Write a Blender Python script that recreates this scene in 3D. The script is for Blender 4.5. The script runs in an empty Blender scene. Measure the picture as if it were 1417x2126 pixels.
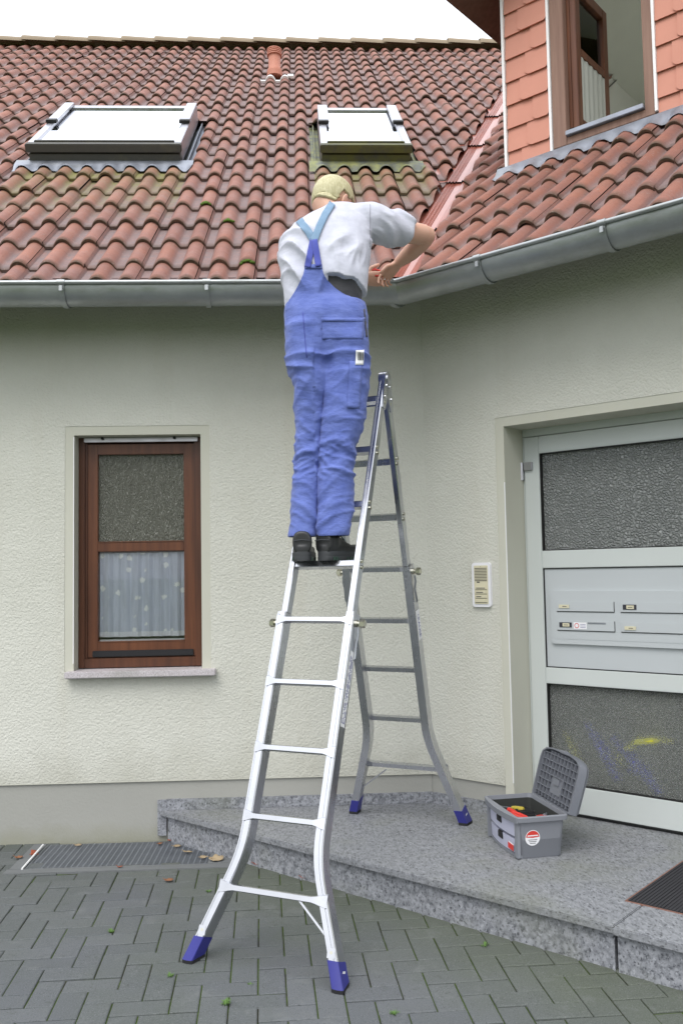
import bpy, bmesh, math, random
from math import sin, cos, tan, radians as R_, pi, sqrt
from mathutils import Vector as V, Matrix, noise
from mathutils.bvhtree import BVHTree
random.seed(7)
sc = bpy.context.scene
COL = sc.collection

# ------------------------------------------------------------------ camera
CAM = V((-0.7084, -5.2081, 1.4935))
def cam_axes(yaw, pitch, roll):
    cy, sy, cp, sp = cos(yaw), sin(yaw), cos(pitch), sin(pitch)
    f = V((sy*cp, cy*cp, sp)); r0 = V((cy, -sy, 0)); u0 = r0.cross(f)
    return cos(roll)*r0 + sin(roll)*u0, -sin(roll)*r0 + cos(roll)*u0, f
cr, cu, cf = cam_axes(0.0411, 0.0671, -0.0176)
cd = bpy.data.cameras.new('camera'); cam = bpy.data.objects.new('camera', cd); COL.objects.link(cam)
m = Matrix((cr, cu, -cf)).transposed().to_4x4(); m.translation = CAM; cam.matrix_world = m
FPX = 1860.23
cd.sensor_fit = 'VERTICAL'; cd.sensor_height = 36; cd.lens = FPX/2126*36; cd.clip_end = 3000; cd.clip_start = .05
sc.camera = cam

# ------------------------------------------------------------------ light
SUN_EL, SUN_AZ = 54, 205          # degrees; azimuth: direction towards the sun, from +y clockwise
w = bpy.data.worlds.new('World'); sc.world = w; w.use_nodes = True
nt = w.node_tree; bg = nt.nodes['Background']
sky = nt.nodes.new('ShaderNodeTexSky'); sky.sky_type = 'NISHITA'; sky.sun_disc = False
sky.sun_elevation = R_(SUN_EL); sky.sun_rotation = R_(SUN_AZ); sky.dust_density = 3; sky.air_density = 1.3
hsv = nt.nodes.new('ShaderNodeHueSaturation'); hsv.inputs['Saturation'].default_value = .36
nt.links.new(sky.outputs[0], hsv.inputs['Color'])
# an overcast cloud layer over the clear sky: brightest overhead, dimmer towards the horizon, slightly uneven
tc = nt.nodes.new('ShaderNodeTexCoord'); sz = nt.nodes.new('ShaderNodeSeparateXYZ'); nt.links.new(tc.outputs['Generated'], sz.inputs[0])
cr_ = nt.nodes.new('ShaderNodeValToRGB'); nt.links.new(sz.outputs[2], cr_.inputs[0])
e = cr_.color_ramp.elements; e[0].position = 0; e[0].color = (.30, .31, .33, 1); e[1].position = .95; e[1].color = (.94, .98, 1.05, 1)
e2 = e.new(.14); e2.color = (.52, .53, .55, 1)
cn = nt.nodes.new('ShaderNodeTexNoise'); cn.inputs['Scale'].default_value = 2.5; cn.inputs['Detail'].default_value = 4; nt.links.new(tc.outputs['Generated'], cn.inputs['Vector'])
cm = nt.nodes.new('ShaderNodeMath'); cm.operation = 'MULTIPLY_ADD'; cm.inputs[1].default_value = 8; cm.inputs[2].default_value = 13; nt.links.new(cn.outputs[0], cm.inputs[0])
vm = nt.nodes.new('ShaderNodeVectorMath'); vm.operation = 'SCALE'; nt.links.new(cr_.outputs[0], vm.inputs[0]); nt.links.new(cm.outputs[0], vm.inputs['Scale'])
cx = nt.nodes.new('ShaderNodeMix'); cx.data_type = 'RGBA'; cx.inputs[0].default_value = .8
nt.links.new(hsv.outputs[0], cx.inputs[6]); nt.links.new(vm.outputs[0], cx.inputs[7]); nt.links.new(cx.outputs[2], bg.inputs['Color'])
bg.inputs['Strength'].default_value = .13
sd = bpy.data.lights.new('sun', 'SUN'); so = bpy.data.objects.new('sun', sd); COL.objects.link(so)
sd.energy = 1.4; sd.angle = R_(35); sd.color = (1, .96, .9)
sdir = V((sin(R_(SUN_AZ))*cos(R_(SUN_EL)), cos(R_(SUN_AZ))*cos(R_(SUN_EL)), sin(R_(SUN_EL))))
so.rotation_euler = sdir.to_track_quat('Z', 'Y').to_euler(); so.location = (-4, -8, 9)
sc.view_settings.view_transform = 'Standard'; sc.view_settings.look = 'None'
sc.view_settings.exposure = 0.27; sc.view_settings.gamma = 1
sc.render.engine = 'CYCLES'; sc.cycles.max_bounces = 8

# ------------------------------------------------------------------ calibrated frame of the place
AN = 0.7521                                        # bend of the house
NL = V((0, -1, 0)); NR = V((-sin(AN), -cos(AN), 0)); DL = V((1, 0, 0)); DR = V((cos(AN), -sin(AN), 0))
Z = V((0, 0, 1))
OV, ZG, TH = .5175, 3.053, R_(39.01)               # gutter rim offset, its height, roof pitch
ZP = .17                                           # porch level
def QY(px, py, y):                                 # point of the plane y=const seen at photo position
    d = cf*FPX + cr*(px-708.5) - cu*(py-1063); return CAM + d*((y-CAM.y)/d.y)
def LP(x, s, h=0):                                 # point on the left roof
    return V((x, -OV, ZG)) + V((0, cos(TH), sin(TH)))*s + V((0, -sin(TH), cos(TH)))*h
def RP(x, s, h=0):                                 # point on the right roof
    return NR*OV + DR*x + Z*ZG + (-NR*cos(TH) + Z*sin(TH))*s + (NR*sin(TH) + Z*cos(TH))*h
def RW(s, z, off=0): return DR*s + NR*off + Z*z    # point on the right wall, off outwards

# ------------------------------------------------------------------ materials
def mat(name, col=(.5, .5, .5), rough=.6, metal=0, spec=.5, **k):
    m = bpy.data.materials.new(name); m.use_nodes = True
    b = m.node_tree.nodes['Principled BSDF']
    b.inputs['Base Color'].default_value = (*col, 1); b.inputs['Roughness'].default_value = rough
    b.inputs['Metallic'].default_value = metal; b.inputs['Specular IOR Level'].default_value = spec
    for a, v in k.items(): b.inputs[a.replace('_', ' ')].default_value = v
    return m
class NT:
    def __init__(s, m): s.m = m; s.t = m.node_tree; s.b = s.t.nodes['Principled BSDF']
    def n(s, ty, **k):
        n = s.t.nodes.new('ShaderNode'+ty)
        for a, v in k.items(): setattr(n, a, v)
        return n
    def l(s, a, b): s.t.links.new(a, b)
    def coord(s, scale=(1, 1, 1), rot=(0, 0, 0)):
        c = s.n('TexCoord'); mp = s.n('Mapping'); mp.inputs['Scale'].default_value = scale; mp.inputs['Rotation'].default_value = rot
        s.l(c.outputs['Object'], mp.inputs['Vector']); return mp.outputs[0]
    def noise(s, scale, detail=4, rough=.6, vec=None, out='Fac'):
        n = s.n('TexNoise'); n.inputs['Scale'].default_value = scale; n.inputs['Detail'].default_value = detail; n.inputs['Roughness'].default_value = rough
        s.l(vec if vec else s.coord(), n.inputs['Vector']); return n.outputs[out]
    def vor(s, scale, vec=None, feature='F1', out='Distance', rnd=1):
        n = s.n('TexVoronoi', feature=feature); n.inputs['Scale'].default_value = scale; n.inputs['Randomness'].default_value = rnd
        s.l(vec if vec else s.coord(), n.inputs['Vector']); return n.outputs[out]
    def ramp(s, fac, stops):
        r = s.n('ValToRGB'); e = r.color_ramp.elements
        while len(e) < len(stops): e.new(.5)
        for i, (p, c) in enumerate(stops):
            e[i].position = p; e[i].color = (*c, 1) if not isinstance(c, (int, float)) else (c, c, c, 1)
        s.l(fac, r.inputs[0]); return r.outputs[0]
    def mix(s, fac, a, b, mode='MIX'):
        n = s.n('Mix', data_type='RGBA', blend_type=mode)
        for sock, v in ((n.inputs[0], fac), (n.inputs[6], a), (n.inputs[7], b)):
            if hasattr(v, 'is_linked') or hasattr(v, 'links'): s.l(v, sock)
            elif isinstance(v, (int, float)): sock.default_value = v
            else: sock.default_value = (*v, 1)
        return n.outputs[2]
    def math(s, op, a, b=0):
        n = s.n('Math', operation=op)
        for i, v in enumerate((a, b)):
            if isinstance(v, (int, float)): n.inputs[i].default_value = v
            else: s.l(v, n.inputs[i])
        return n.outputs[0]
    def bump(s, h, dist=.01, strength=1, prev=None):
        n = s.n('Bump'); n.inputs['Distance'].default_value = dist; n.inputs['Strength'].default_value = strength
        s.l(h, n.inputs['Height'])
        if prev: s.l(prev, n.inputs['Normal'])
        return n.outputs[0]
    def color(s, c): s.l(c, s.b.inputs['Base Color'])
    def rough(s, c): s.l(c, s.b.inputs['Roughness'])
    def normal(s, n): s.l(n, s.b.inputs['Normal'])
    def attr(s, name, out='Color'):
        a = s.n('Attribute', attribute_name=name); return a.outputs[out]

M = {}
def stucco():
    m = mat('cream_scratch_plaster', rough=.92, spec=.2); t = NT(m)
    c = t.mix(t.ramp(t.noise(1.1, 5, .65), [(.35, 0), (.7, 1)]), (.555, .555, .495), (.62, .62, .56))
    st = t.ramp(t.noise(1, 4, .6, t.coord((3.5, 3.5, .35))), [(.55, 0), (.8, .35)])
    c = t.mix(st, c, (.50, .47, .385))
    pits = t.ramp(t.vor(120), [(.0, 1), (.2, 0)])
    c = t.mix(t.math('MULTIPLY', pits, t.ramp(t.noise(9, 2), [(.45, .0), (.75, .7)])), c, (.30, .27, .21))
    gx = t.n('TexCoord'); gz = t.n('SeparateXYZ'); t.l(gx.outputs['Object'], gz.inputs[0])
    gr = t.ramp(t.math('ADD', gz.outputs[2], t.math('MULTIPLY', t.noise(5, 6, .7), -.5)), [(.02, .55), (.30, 0)])
    c = t.mix(gr, c, (.40, .395, .33))
    t.color(c)
    h = t.math('ADD', t.noise(115, 3, .65), t.math('MULTIPLY', t.vor(85, feature='SMOOTH_F1'), .8))
    t.normal(t.bump(h, .008, .55)); return m
def flatplaster():
    m = mat('smooth_grey_plaster', rough=.85, spec=.25); t = NT(m)
    t.color(t.mix(t.noise(3, 5), (.49, .49, .42), (.56, .555, .475)))
    t.normal(t.bump(t.noise(160, 3), .002, .4)); return m
def plinthm():
    m = mat('plinth_paint', rough=.85, spec=.25); t = NT(m)
    c = t.mix(t.noise(2.5, 6), (.31, .31, .285), (.355, .355, .325))
    g = t.n('TexCoord'); sx = t.n('SeparateXYZ'); t.l(g.outputs['Object'], sx.inputs[0])
    low = t.ramp(t.math('ADD', sx.outputs[2], t.math('MULTIPLY', t.noise(9, 5), .12)), [(.06, 1), (.17, 0)])
    c = t.mix(t.math('MULTIPLY', low, .55), c, (.25, .25, .17))
    t.color(c); t.normal(t.bump(t.noise(60, 4), .003, .5)); return m
def granite(name, a, b, c, sc_=1, stretch=(1, 1, 1)):
    m = mat(name, rough=.55, spec=.4); t = NT(m); co = t.coord(stretch)
    k = t.mix(t.ramp(t.noise(75*sc_, 3, .7, co), [(.36, 0), (.62, 1)]), a, b)
    k = t.mix(t.ramp(t.noise(150*sc_, 2, .6, co), [(.30, .9), (.43, 0)]), k, c)
    k = t.mix(t.ramp(t.noise(130*sc_, 2, .6, co), [(.60, 0), (.72, .7)]), k, tuple(min(1, x*1.45) for x in b))
    k = t.mix(t.ramp(t.noise(2.2, 5), [(.5, 0), (.78, .5)]), k, (.17, .18, .125))
    t.color(k); t.rough(t.ramp(t.noise(5, 4), [(.3, .4), (.7, .72)])); t.normal(t.bump(t.noise(90*sc_, 2, .5, co), .003, .3)); return m
def tilem():
    m = mat('weathered_terracotta', rough=.75, spec=.35); t = NT(m)
    a = t.n('Attribute', attribute_name='Col'); sp = t.n('SeparateColor'); t.l(a.outputs['Color'], sp.inputs[0])
    rnd, tr, ed = sp.outputs
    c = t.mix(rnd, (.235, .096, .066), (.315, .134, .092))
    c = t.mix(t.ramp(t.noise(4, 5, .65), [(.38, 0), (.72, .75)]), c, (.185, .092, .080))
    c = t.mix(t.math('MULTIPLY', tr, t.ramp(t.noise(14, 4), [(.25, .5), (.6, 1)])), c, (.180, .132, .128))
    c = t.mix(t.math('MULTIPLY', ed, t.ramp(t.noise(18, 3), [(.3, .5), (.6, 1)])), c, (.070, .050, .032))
    c = t.mix(t.ramp(t.noise(55, 3), [(.60, 0), (.72, .6)]), c, (.27, .20, .17))
    c = t.mix(t.ramp(t.noise(38, 4, .7), [(.28, .55), (.40, 0)]), c, (.115, .062, .05))
    c = t.mix(a.outputs['Alpha'], c, (.17, .165, .045)) if False else c
    mo = t.n('Attribute', attribute_name='Moss'); c = t.mix(t.math('MULTIPLY', mo.outputs['Fac'], t.ramp(t.noise(10, 4), [(.3, .25), (.62, 1)])), c, (.185, .175, .055))
    t.color(c); t.rough(t.ramp(t.noise(7, 3), [(.3, .55), (.7, .8)])); t.normal(t.bump(t.noise(120, 4, .7), .004, .5)); return m
def pavem():
    m = mat('concrete_paver', rough=.9, spec=.3); t = NT(m)
    r = t.attr('Col', 'Fac')
    c = t.mix(r, (.096, .103, .111), (.116, .123, .130))
    c = t.mix(t.ramp(t.noise(1.0, 5, .6), [(.42, 0), (.72, .75)]), c, (.082, .096, .072))
    tc = t.n('TexCoord'); vd = t.n('VectorMath', operation='DOT_PRODUCT'); vd.inputs[1].default_value = (-.6832, -.7303, 0); t.l(tc.outputs['Object'], vd.inputs[0])
    alg = t.ramp(t.math('ADD', t.math('MULTIPLY', vd.outputs['Value'], .5), t.math('MULTIPLY', t.noise(3, 4), -.25)), [(.38, 1), (.72, 0)])
    c = t.mix(t.math('MULTIPLY', alg, .65), c, (.085, .100, .058))
    c = t.mix(t.ramp(t.noise(260, 2, .5), [(.55, 0), (.75, .75)]), c, (.20, .205, .205))
    c = t.mix(t.ramp(t.noise(190, 2, .5), [(.28, .75), (.42, 0)]), c, (.042, .045, .043))
    c = t.mix(t.ramp(t.noise(6, 6, .7), [(.56, 0), (.74, .6)]), c, (.165, .172, .172))
    c = t.mix(t.ramp(t.noise(14, 5, .75), [(.58, 0), (.7, .5)]), c, (.062, .068, .06))
    t.color(c); t.normal(t.bump(t.noise(220, 3), .003, .55)); return m
def jointm():
    m = mat('sandy_joint_with_moss', rough=1, spec=.1); t = NT(m)
    t.color(t.mix(t.ramp(t.noise(3.2, 6, .75), [(.40, 0), (.54, 1)]), (.045, .045, .03), (.075, .12, .02)))
    t.normal(t.bump(t.noise(150), .01)); return m
def zinc(name='zinc', col=(.42, .44, .45), rough=.42):
    m = mat(name, col, rough, .75); t = NT(m)
    c = t.mix(t.noise(6, 6, .7), tuple(x*.72 for x in col), tuple(min(1, x*1.15) for x in col))
    c = t.mix(t.ramp(t.noise(2.5, 5, .7, t.coord((1, 1, 3))), [(.5, 0), (.75, .6)]), c, (.27, .275, .24))
    t.color(c); t.rough(t.ramp(t.noise(9, 5), [(.3, rough-.1), (.7, rough+.18)])); return m
def alu(name='mill_aluminium', col=(.60, .61, .64), rough=.25):
    m = mat(name, col, rough, 1.0); t = NT(m)
    t.rough(t.ramp(t.noise(14, 3, .5, t.coord((1, 1, .1))), [(.3, rough-.04), (.7, rough+.08)]))
    t.color(t.mix(t.ramp(t.noise(9, 5), [(.4, 0), (.8, .5)]), col, tuple(x*.8 for x in col)))
    return m
def wood(name, a, b, rough=.4):
    m = mat(name, a, rough, 0, .45); t = NT(m)
    n = t.noise(30, 5, .6, t.coord((1, 1, .06)))
    t.color(t.mix(t.ramp(n, [(.35, 0), (.65, 1)]), a, b)); t.normal(t.bump(n, .0015, .3)); return m
def painted(name, col, rough=.45, var=.06, spec=.5):
    m = mat(name, col, rough, 0, spec); t = NT(m)
    t.color(t.mix(t.noise(4, 5), tuple(x*(1-var) for x in col), tuple(min(1, x*(1+var)) for x in col)))
    t.normal(t.bump(t.noise(130, 2), .0006, .35)); return m
def fabric(name, a, b, wr=.010, fine=420, rough=.9):
    m = mat(name, a, rough, 0, .25); m.node_tree.nodes['Principled BSDF'].inputs['Sheen Weight'].default_value = .15; t = NT(m)
    t.color(t.mix(t.ramp(t.noise(16, 6, .65), [(.3, 0), (.7, 1)]), a, b))
    h = t.noise(11, 5, .55, t.coord((1.1, 1.1, 2.6), (0, .35, 0)))
    nrm = t.bump(h, wr, .55); t.normal(t.bump(t.noise(fine, 2), .0012, .5, nrm)); return m
def glass_clear(name, tint=(.98, .99, .985), refl=1.0):
    m = bpy.data.materials.new(name); m.use_nodes = True; t = NT(m); t.t.nodes.remove(t.b)
    o = t.t.nodes['Material Output']; tr = t.n('BsdfTransparent'); tr.inputs[0].default_value = (*tint, 1)
    g = t.n('BsdfGlossy'); g.inputs['Roughness'].default_value = .02
    f = t.n('Fresnel'); f.inputs[0].default_value = 1.5
    mx = t.n('MixShader'); t.l(t.math('MULTIPLY', f.outputs[0], refl), mx.inputs[0]); t.l(tr.outputs[0], mx.inputs[1]); t.l(g.outputs[0], mx.inputs[2]); t.l(mx.outputs[0], o.inputs[0]); return m
def glass_pattern(name, tint, scale, dist, rough, vec=(1, 1, 1), vor=True, tw=.88):
    m = mat(name, tint, rough, 0, .5, Transmission_Weight=tw, IOR=1.5); t = NT(m); co = t.coord(vec)
    h = t.noise(scale, 3, .6, co)
    if vor: h = t.math('ADD', h, t.math('MULTIPLY', t.ramp(t.vor(scale*.8, co, 'DISTANCE_TO_EDGE'), [(0, 0), (.25, 1)]), .7))
    t.normal(t.bump(h, dist, .9)); return m
M['stucco'] = stucco(); M['band'] = flatplaster(); M['plinth'] = plinthm(); M['tile'] = tilem(); M['paver'] = pavem(); M['joint'] = jointm()
M['slab'] = granite('grey_granite_slab', (.165, .172, .185), (.25, .258, .275), (.055, .056, .062), .8, (1, .45, 1))
M['riser'] = granite('rough_granite', (.135, .142, .158), (.30, .31, .335), (.05, .052, .06), .55)
M['sillstone'] = granite('pink_grey_granite', (.42, .38, .39), (.56, .53, .55), (.18, .17, .18), 1.3)
M['zinc'] = zinc(); M['zincdark'] = zinc('zinc_bracket', (.30, .31, .31), .5); M['lead'] = zinc('lead_flashing', (.33, .35, .40), .5); M['darkflash'] = zinc('dark_flashing', (.09, .095, .10), .45)
M['alu'] = alu(); M['aluclad'] = alu('grey_aluminium_cladding', (.50, .50, .53), .35); M['steel'] = alu('galvanised_steel', (.34, .36, .39), .5)
M['bolt'] = alu('brass_plated_bolt', (.62, .60, .50), .25)
M['wood'] = wood('mahogany_frame', (.060, .021, .010), (.105, .036, .016)); M['woodred'] = wood('redwood_sash', (.085, .028, .012), (.145, .050, .020))
M['woodpale'] = wood('weathered_board', (.20, .115, .085), (.27, .165, .125), .7)
M['soffit'] = wood('dark_soffit', (.10, .065, .05), (.14, .09, .07), .7)
M['door'] = painted('grey_green_door_paint', (.54, .575, .56), .42, .03); M['black'] = mat('black_seal', (.008, .008, .008), .6)
M['mail'] = painted('letterbox_metal', (.47, .50, .515), .4, .02)
M['shingle'] = painted('salmon_shingle', (.56, .265, .20), .8, .10, .2)
M['whitetrim'] = painted('white_trim', (.82, .82, .82), .5, .03); M['white'] = mat('white_plastic', (.75, .75, .78), .45); M['cream'] = mat('cream_plastic', (.62, .58, .42), .5)
M['valley'] = painted('red_valley_metal', (.36, .125, .09), .25, .2, .7)
M['pipe'] = painted('terracotta_pipe', (.48, .19, .125), .6, .06)
M['blue'] = painted('blue_plastic', (.028, .03, .21), .45, .25); M['rubber'] = mat('black_rubber', (.012, .012, .014), .8)
M['room'] = painted('room_wall', (.30, .31, .27), .9); M['atticroom'] = painted('attic_wall_paint', (.62, .63, .57), .9); M['dark'] = mat('dark_interior', (.03, .032, .03), .95)
M['skin'] = mat('skin', (.60, .36, .265), .5, 0, .4, Subsurface_Weight=.08)
M['hair'] = mat('blond_hair', (.46, .37, .15), .55)
t_ = NT(M['hair']); hn = t_.noise(110, 4, .65, t_.coord((1, 1, .25), (.6, 0, .3))); t_.color(t_.mix(t_.ramp(hn, [(.3, 0), (.7, 1)]), (.40, .36, .19), (.58, .54, .34))); t_.normal(t_.bump(hn, .0045, .8))
M['shirt'] = fabric('pale_grey_jersey', (.46, .47, .545), (.56, .57, .65), .008, 500)
M['denim'] = fabric('blue_work_cotton', (.092, .130, .385), (.138, .185, .475), .016, 600)
M['denimdark'] = fabric('dark_blue_webbing', (.055, .07, .30), (.075, .09, .36), .004); M['denimpale'] = fabric('faded_blue_strap', (.15, .245, .36), (.20, .30, .42), .004)
M['seamgrey'] = mat('shirt_seam', (.30, .30, .35), .9); M['under'] = fabric('charcoal_undershirt', (.05, .05, .055), (.07, .07, .075), .012)
M['shoe'] = painted('black_leather', (.016, .017, .018), .42, .25); M['sole'] = painted('dark_grey_sole', (.035, .038, .042), .6, .2); M['soleg'] = painted('green_sole_edge', (.02, .05, .035), .6, .2)
M['boxgrey'] = painted('grey_toolbox_plastic', (.20, .21, .235), .5, .06); M['boxpale'] = mat('pale_drawer_plastic', (.44, .45, .56), .45)
M['lidgrey'] = painted('dark_grey_lid_plastic', (.155, .165, .19), .45, .06)
M['red'] = mat('red_plastic', (.55, .03, .02), .4); M['yellow'] = mat('yellow_cloth', (.62, .60, .03), .8); M['bluecloth'] = mat('blue_cloth', (.06, .07, .5), .8)
M['paper'] = mat('label_paper', (.78, .78, .80), .6); M['ink'] = mat('printed_ink', (.03, .03, .04), .6); M['inkblue'] = mat('blue_print', (.06, .06, .25), .6); M['inkred'] = mat('red_print', (.6, .04, .03), .6)
M['mat'] = painted('black_mat_fibre', (.022, .022, .026), .95, .3); M['copper'] = mat('copper_frame', (.32, .17, .13), .5, .6)
M['leaf'] = painted('dead_leaf_brown', (.22, .10, .05), .8, .3); M['leafpale'] = painted('dead_leaf_tan', (.34, .26, .16), .8, .3); M['leafred'] = painted('dead_leaf_rust', (.30, .075, .035), .8, .3)
M['grass'] = mat('weed_green', (.08, .16, .03), .7)
M['moss'] = painted('green_moss', (.07, .13, .015), 1, .3); M['glareridge'] = painted('glare_paled_ridge_tile', (.27, .215, .15), .9, .2)  # ridge colour paled to paint in the bright sky's glare
def lace():
    m = mat('white_lace', (.9, .9, .93), .9); t = NT(m); c = t.coord()
    net = t.ramp(t.noise(45, 3, .6, t.coord((1, 1, .12))), [(.3, .80), (.7, .95)])
    dots = t.ramp(t.math('ADD', t.vor(12.5, c, rnd=.8), t.math('MULTIPLY', t.noise(70, 3), .35)), [(.36, 1), (.42, 0)])
    t.color(t.mix(dots, (.74, .77, .88), (.99, .99, .99))); t.l(t.math('MAXIMUM', net, dots), t.b.inputs['Alpha']); return m
M['lace'] = lace()

# ------------------------------------------------------------------ mesh helpers
class MB:
    def __init__(s): s.v = []; s.f = []; s.mi = []; s.cur = 0; s.col = {}; s.moss = {}
    def add(s, vs, fs, mi=None):
        b = len(s.v); s.v += [V(x) for x in vs]; s.f += [[b+i for i in f] for f in fs]; s.mi += [s.cur if mi is None else mi]*len(fs); return b
    def quad(s, a, b, c, d, mi=None): s.add([a, b, c, d], [(0, 1, 2, 3)], mi)
    def box(s, o, x, y, z, mi=None):               # corner o, edge vectors
        o, x, y, z = V(o), V(x), V(y), V(z)
        if x.cross(y).dot(z) < 0: x, y = y, x
        vs = [o, o+x, o+x+y, o+y, o+z, o+x+z, o+x+y+z, o+y+z]
        s.add(vs, [(0, 3, 2, 1), (4, 5, 6, 7), (0, 1, 5, 4), (1, 2, 6, 5), (2, 3, 7, 6), (3, 0, 4, 7)], mi)
    def cbox(s, o, x, y, z, ch=.003, mi=None):     # box with chamfered edges on all 12
        o, x, y, z = V(o), V(x), V(y), V(z)
        bm = bmesh.new()
        if x.cross(y).dot(z) < 0: x, y = y, x
        vs = [bm.verts.new(p) for p in (o, o+x, o+x+y, o+y, o+z, o+x+z, o+x+y+z, o+y+z)]
        for f in [(0, 3, 2, 1), (4, 5, 6, 7), (0, 1, 5, 4), (1, 2, 6, 5), (2, 3, 7, 6), (3, 0, 4, 7)]: bm.faces.new([vs[i] for i in f])
        bmesh.ops.bevel(bm, geom=bm.edges[:], offset=ch, segments=2, affect='EDGES', clamp_overlap=True)
        bm.verts.index_update(); s.add([v.co for v in bm.verts], [[v.index for v in f.verts] for f in bm.faces], mi); bm.free()
    def loft(s, rings, caps=True, closed=True, mi=None):
        n = len(rings[0]); vs = [p for r in rings for p in r]; fs = []
        for i in range(len(rings)-1):
            for j in range(n if closed else n-1):
                k = (j+1) % n; fs.append((i*n+j, i*n+k, (i+1)*n+k, (i+1)*n+j))
        if caps and closed: fs.append(tuple(range(n))[::-1]); fs.append(tuple((len(rings)-1)*n+j for j in range(n)))
        s.add(vs, fs, mi)
    def tube(s, pts, rad, n=12, caps=True, mi=None, up=None):
        pts = [V(p) for p in pts]; rings = []
        if not hasattr(rad, '__len__'): rad = [rad]*len(pts)
        prev = None
        for i, p in enumerate(pts):
            d = (pts[min(i+1, len(pts)-1)]-pts[max(i-1, 0)]).normalized()
            a = prev if prev else (V((0, 0, 1)) if abs(d.z) < .9 else V((1, 0, 0)))
            x = (a - d*a.dot(d)).normalized(); y = d.cross(x); prev = x
            rings.append([p + (x*cos(2*pi*k/n)+y*sin(2*pi*k/n))*rad[i] for k in range(n)])
        s.loft(rings, caps, mi=mi)
    def cyl(s, p, axis, r, h, n=20, mi=None): s.tube([V(p), V(p)+V(axis).normalized()*h], r, n, mi=mi)
    def ball(s, c, rx, ry, rz, ax=None, n=16, mi=None):
        ax = ax or (V((1, 0, 0)), V((0, 1, 0)), V((0, 0, 1))); c = V(c); vs = []; fs = []
        for i in range(1, n):
            th = pi*i/n
            for j in range(2*n):
                ph = pi*j/n; vs.append(c+ax[0]*rx*sin(th)*cos(ph)+ax[1]*ry*sin(th)*sin(ph)+ax[2]*rz*cos(th))
        N = 2*n
        for i in range(n-2):
            for j in range(N): fs.append((i*N+j, (i+1)*N+j, (i+1)*N+(j+1) % N, i*N+(j+1) % N))
        vs += [c+ax[2]*rz, c-ax[2]*rz]; t, b = len(vs)-2, len(vs)-1
        for j in range(N): fs.append((t, j, (j+1) % N)); fs.append((b, (n-2)*N+(j+1) % N, (n-2)*N+j))
        s.add(vs, fs, mi)
    def prism(s, poly, ext, mi=None):
        n = len(poly); a = [V(p) for p in poly]; e = V(ext)
        s.add(a+[p+e for p in a], [tuple(range(n))[::-1], tuple(range(n, 2*n))]+[(i, (i+1) % n, n+(i+1) % n, n+i) for i in range(n)], mi)
    def build(s, name, mats, parent=None, smooth=False, fixn=True):
        me = bpy.data.meshes.new(name); me.from_pydata(s.v, [], s.f); me.validate()
        for m in (mats if isinstance(mats, (list, tuple)) else [mats]): me.materials.append(m if not isinstance(m, str) else M[m])
        if len(me.polygons) == len(s.mi): me.polygons.foreach_set('material_index', s.mi)
        if fixn:
            bm = bmesh.new(); bm.from_mesh(me); bmesh.ops.recalc_face_normals(bm, faces=bm.faces[:]); bm.to_mesh(me); bm.free()
        return link(name, me, parent, smooth)
def link(name, me, parent=None, smooth=False):
    o = bpy.data.objects.new(name, me); COL.objects.link(o)
    if smooth:
        me.polygons.foreach_set('use_smooth', [True]*len(me.polygons))
        if smooth != 'all': me.set_sharp_from_angle(angle=R_(smooth if smooth is not True else 40))
    if parent: put(o, parent)
    return o
BASE = {}
def put(o, parent):
    o.parent = parent
    if parent.name in BASE: o.matrix_parent_inverse = Matrix.Translation(BASE[parent.name]).inverted()
def tag(o, label, cat, group=None):
    o['label'] = label; o['category'] = cat
    if group: o['group'] = group
    return o
def thing(name, label, cat, loc=(0, 0, 0), group=None):
    o = bpy.data.objects.new(name, None); COL.objects.link(o); o.location = loc; BASE[o.name] = V(loc); o.empty_display_size = .1
    return tag(o, label, cat, group)
def structure(o): o['kind'] = 'structure'; return o
def part_label(o, l): o['label'] = l; return o
def arc(c, a, b, r, t0, t1, n): return [V(c)+V(a)*(r*cos(t0+(t1-t0)*i/n))+V(b)*(r*sin(t0+(t1-t0)*i/n)) for i in range(n+1)]
def text_mesh(txt, size, o, xdir, ydir, mi=None, mb=None, ext=.0006):
    cu_ = bpy.data.curves.new('txt', 'FONT'); cu_.body = txt; cu_.size = size; cu_.align_x = 'CENTER'; cu_.align_y = 'CENTER'
    ob = bpy.data.objects.new('txt', cu_); me = bpy.data.meshes.new_from_object(ob)
    xd, yd = V(xdir).normalized(), V(ydir).normalized()
    mb.add([V(o)+xd*v.co.x+yd*v.co.y for v in me.vertices], [tuple(p.vertices) for p in me.polygons], mi)
    bpy.data.objects.remove(ob); bpy.data.curves.remove(cu_); bpy.data.meshes.remove(me)

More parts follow.
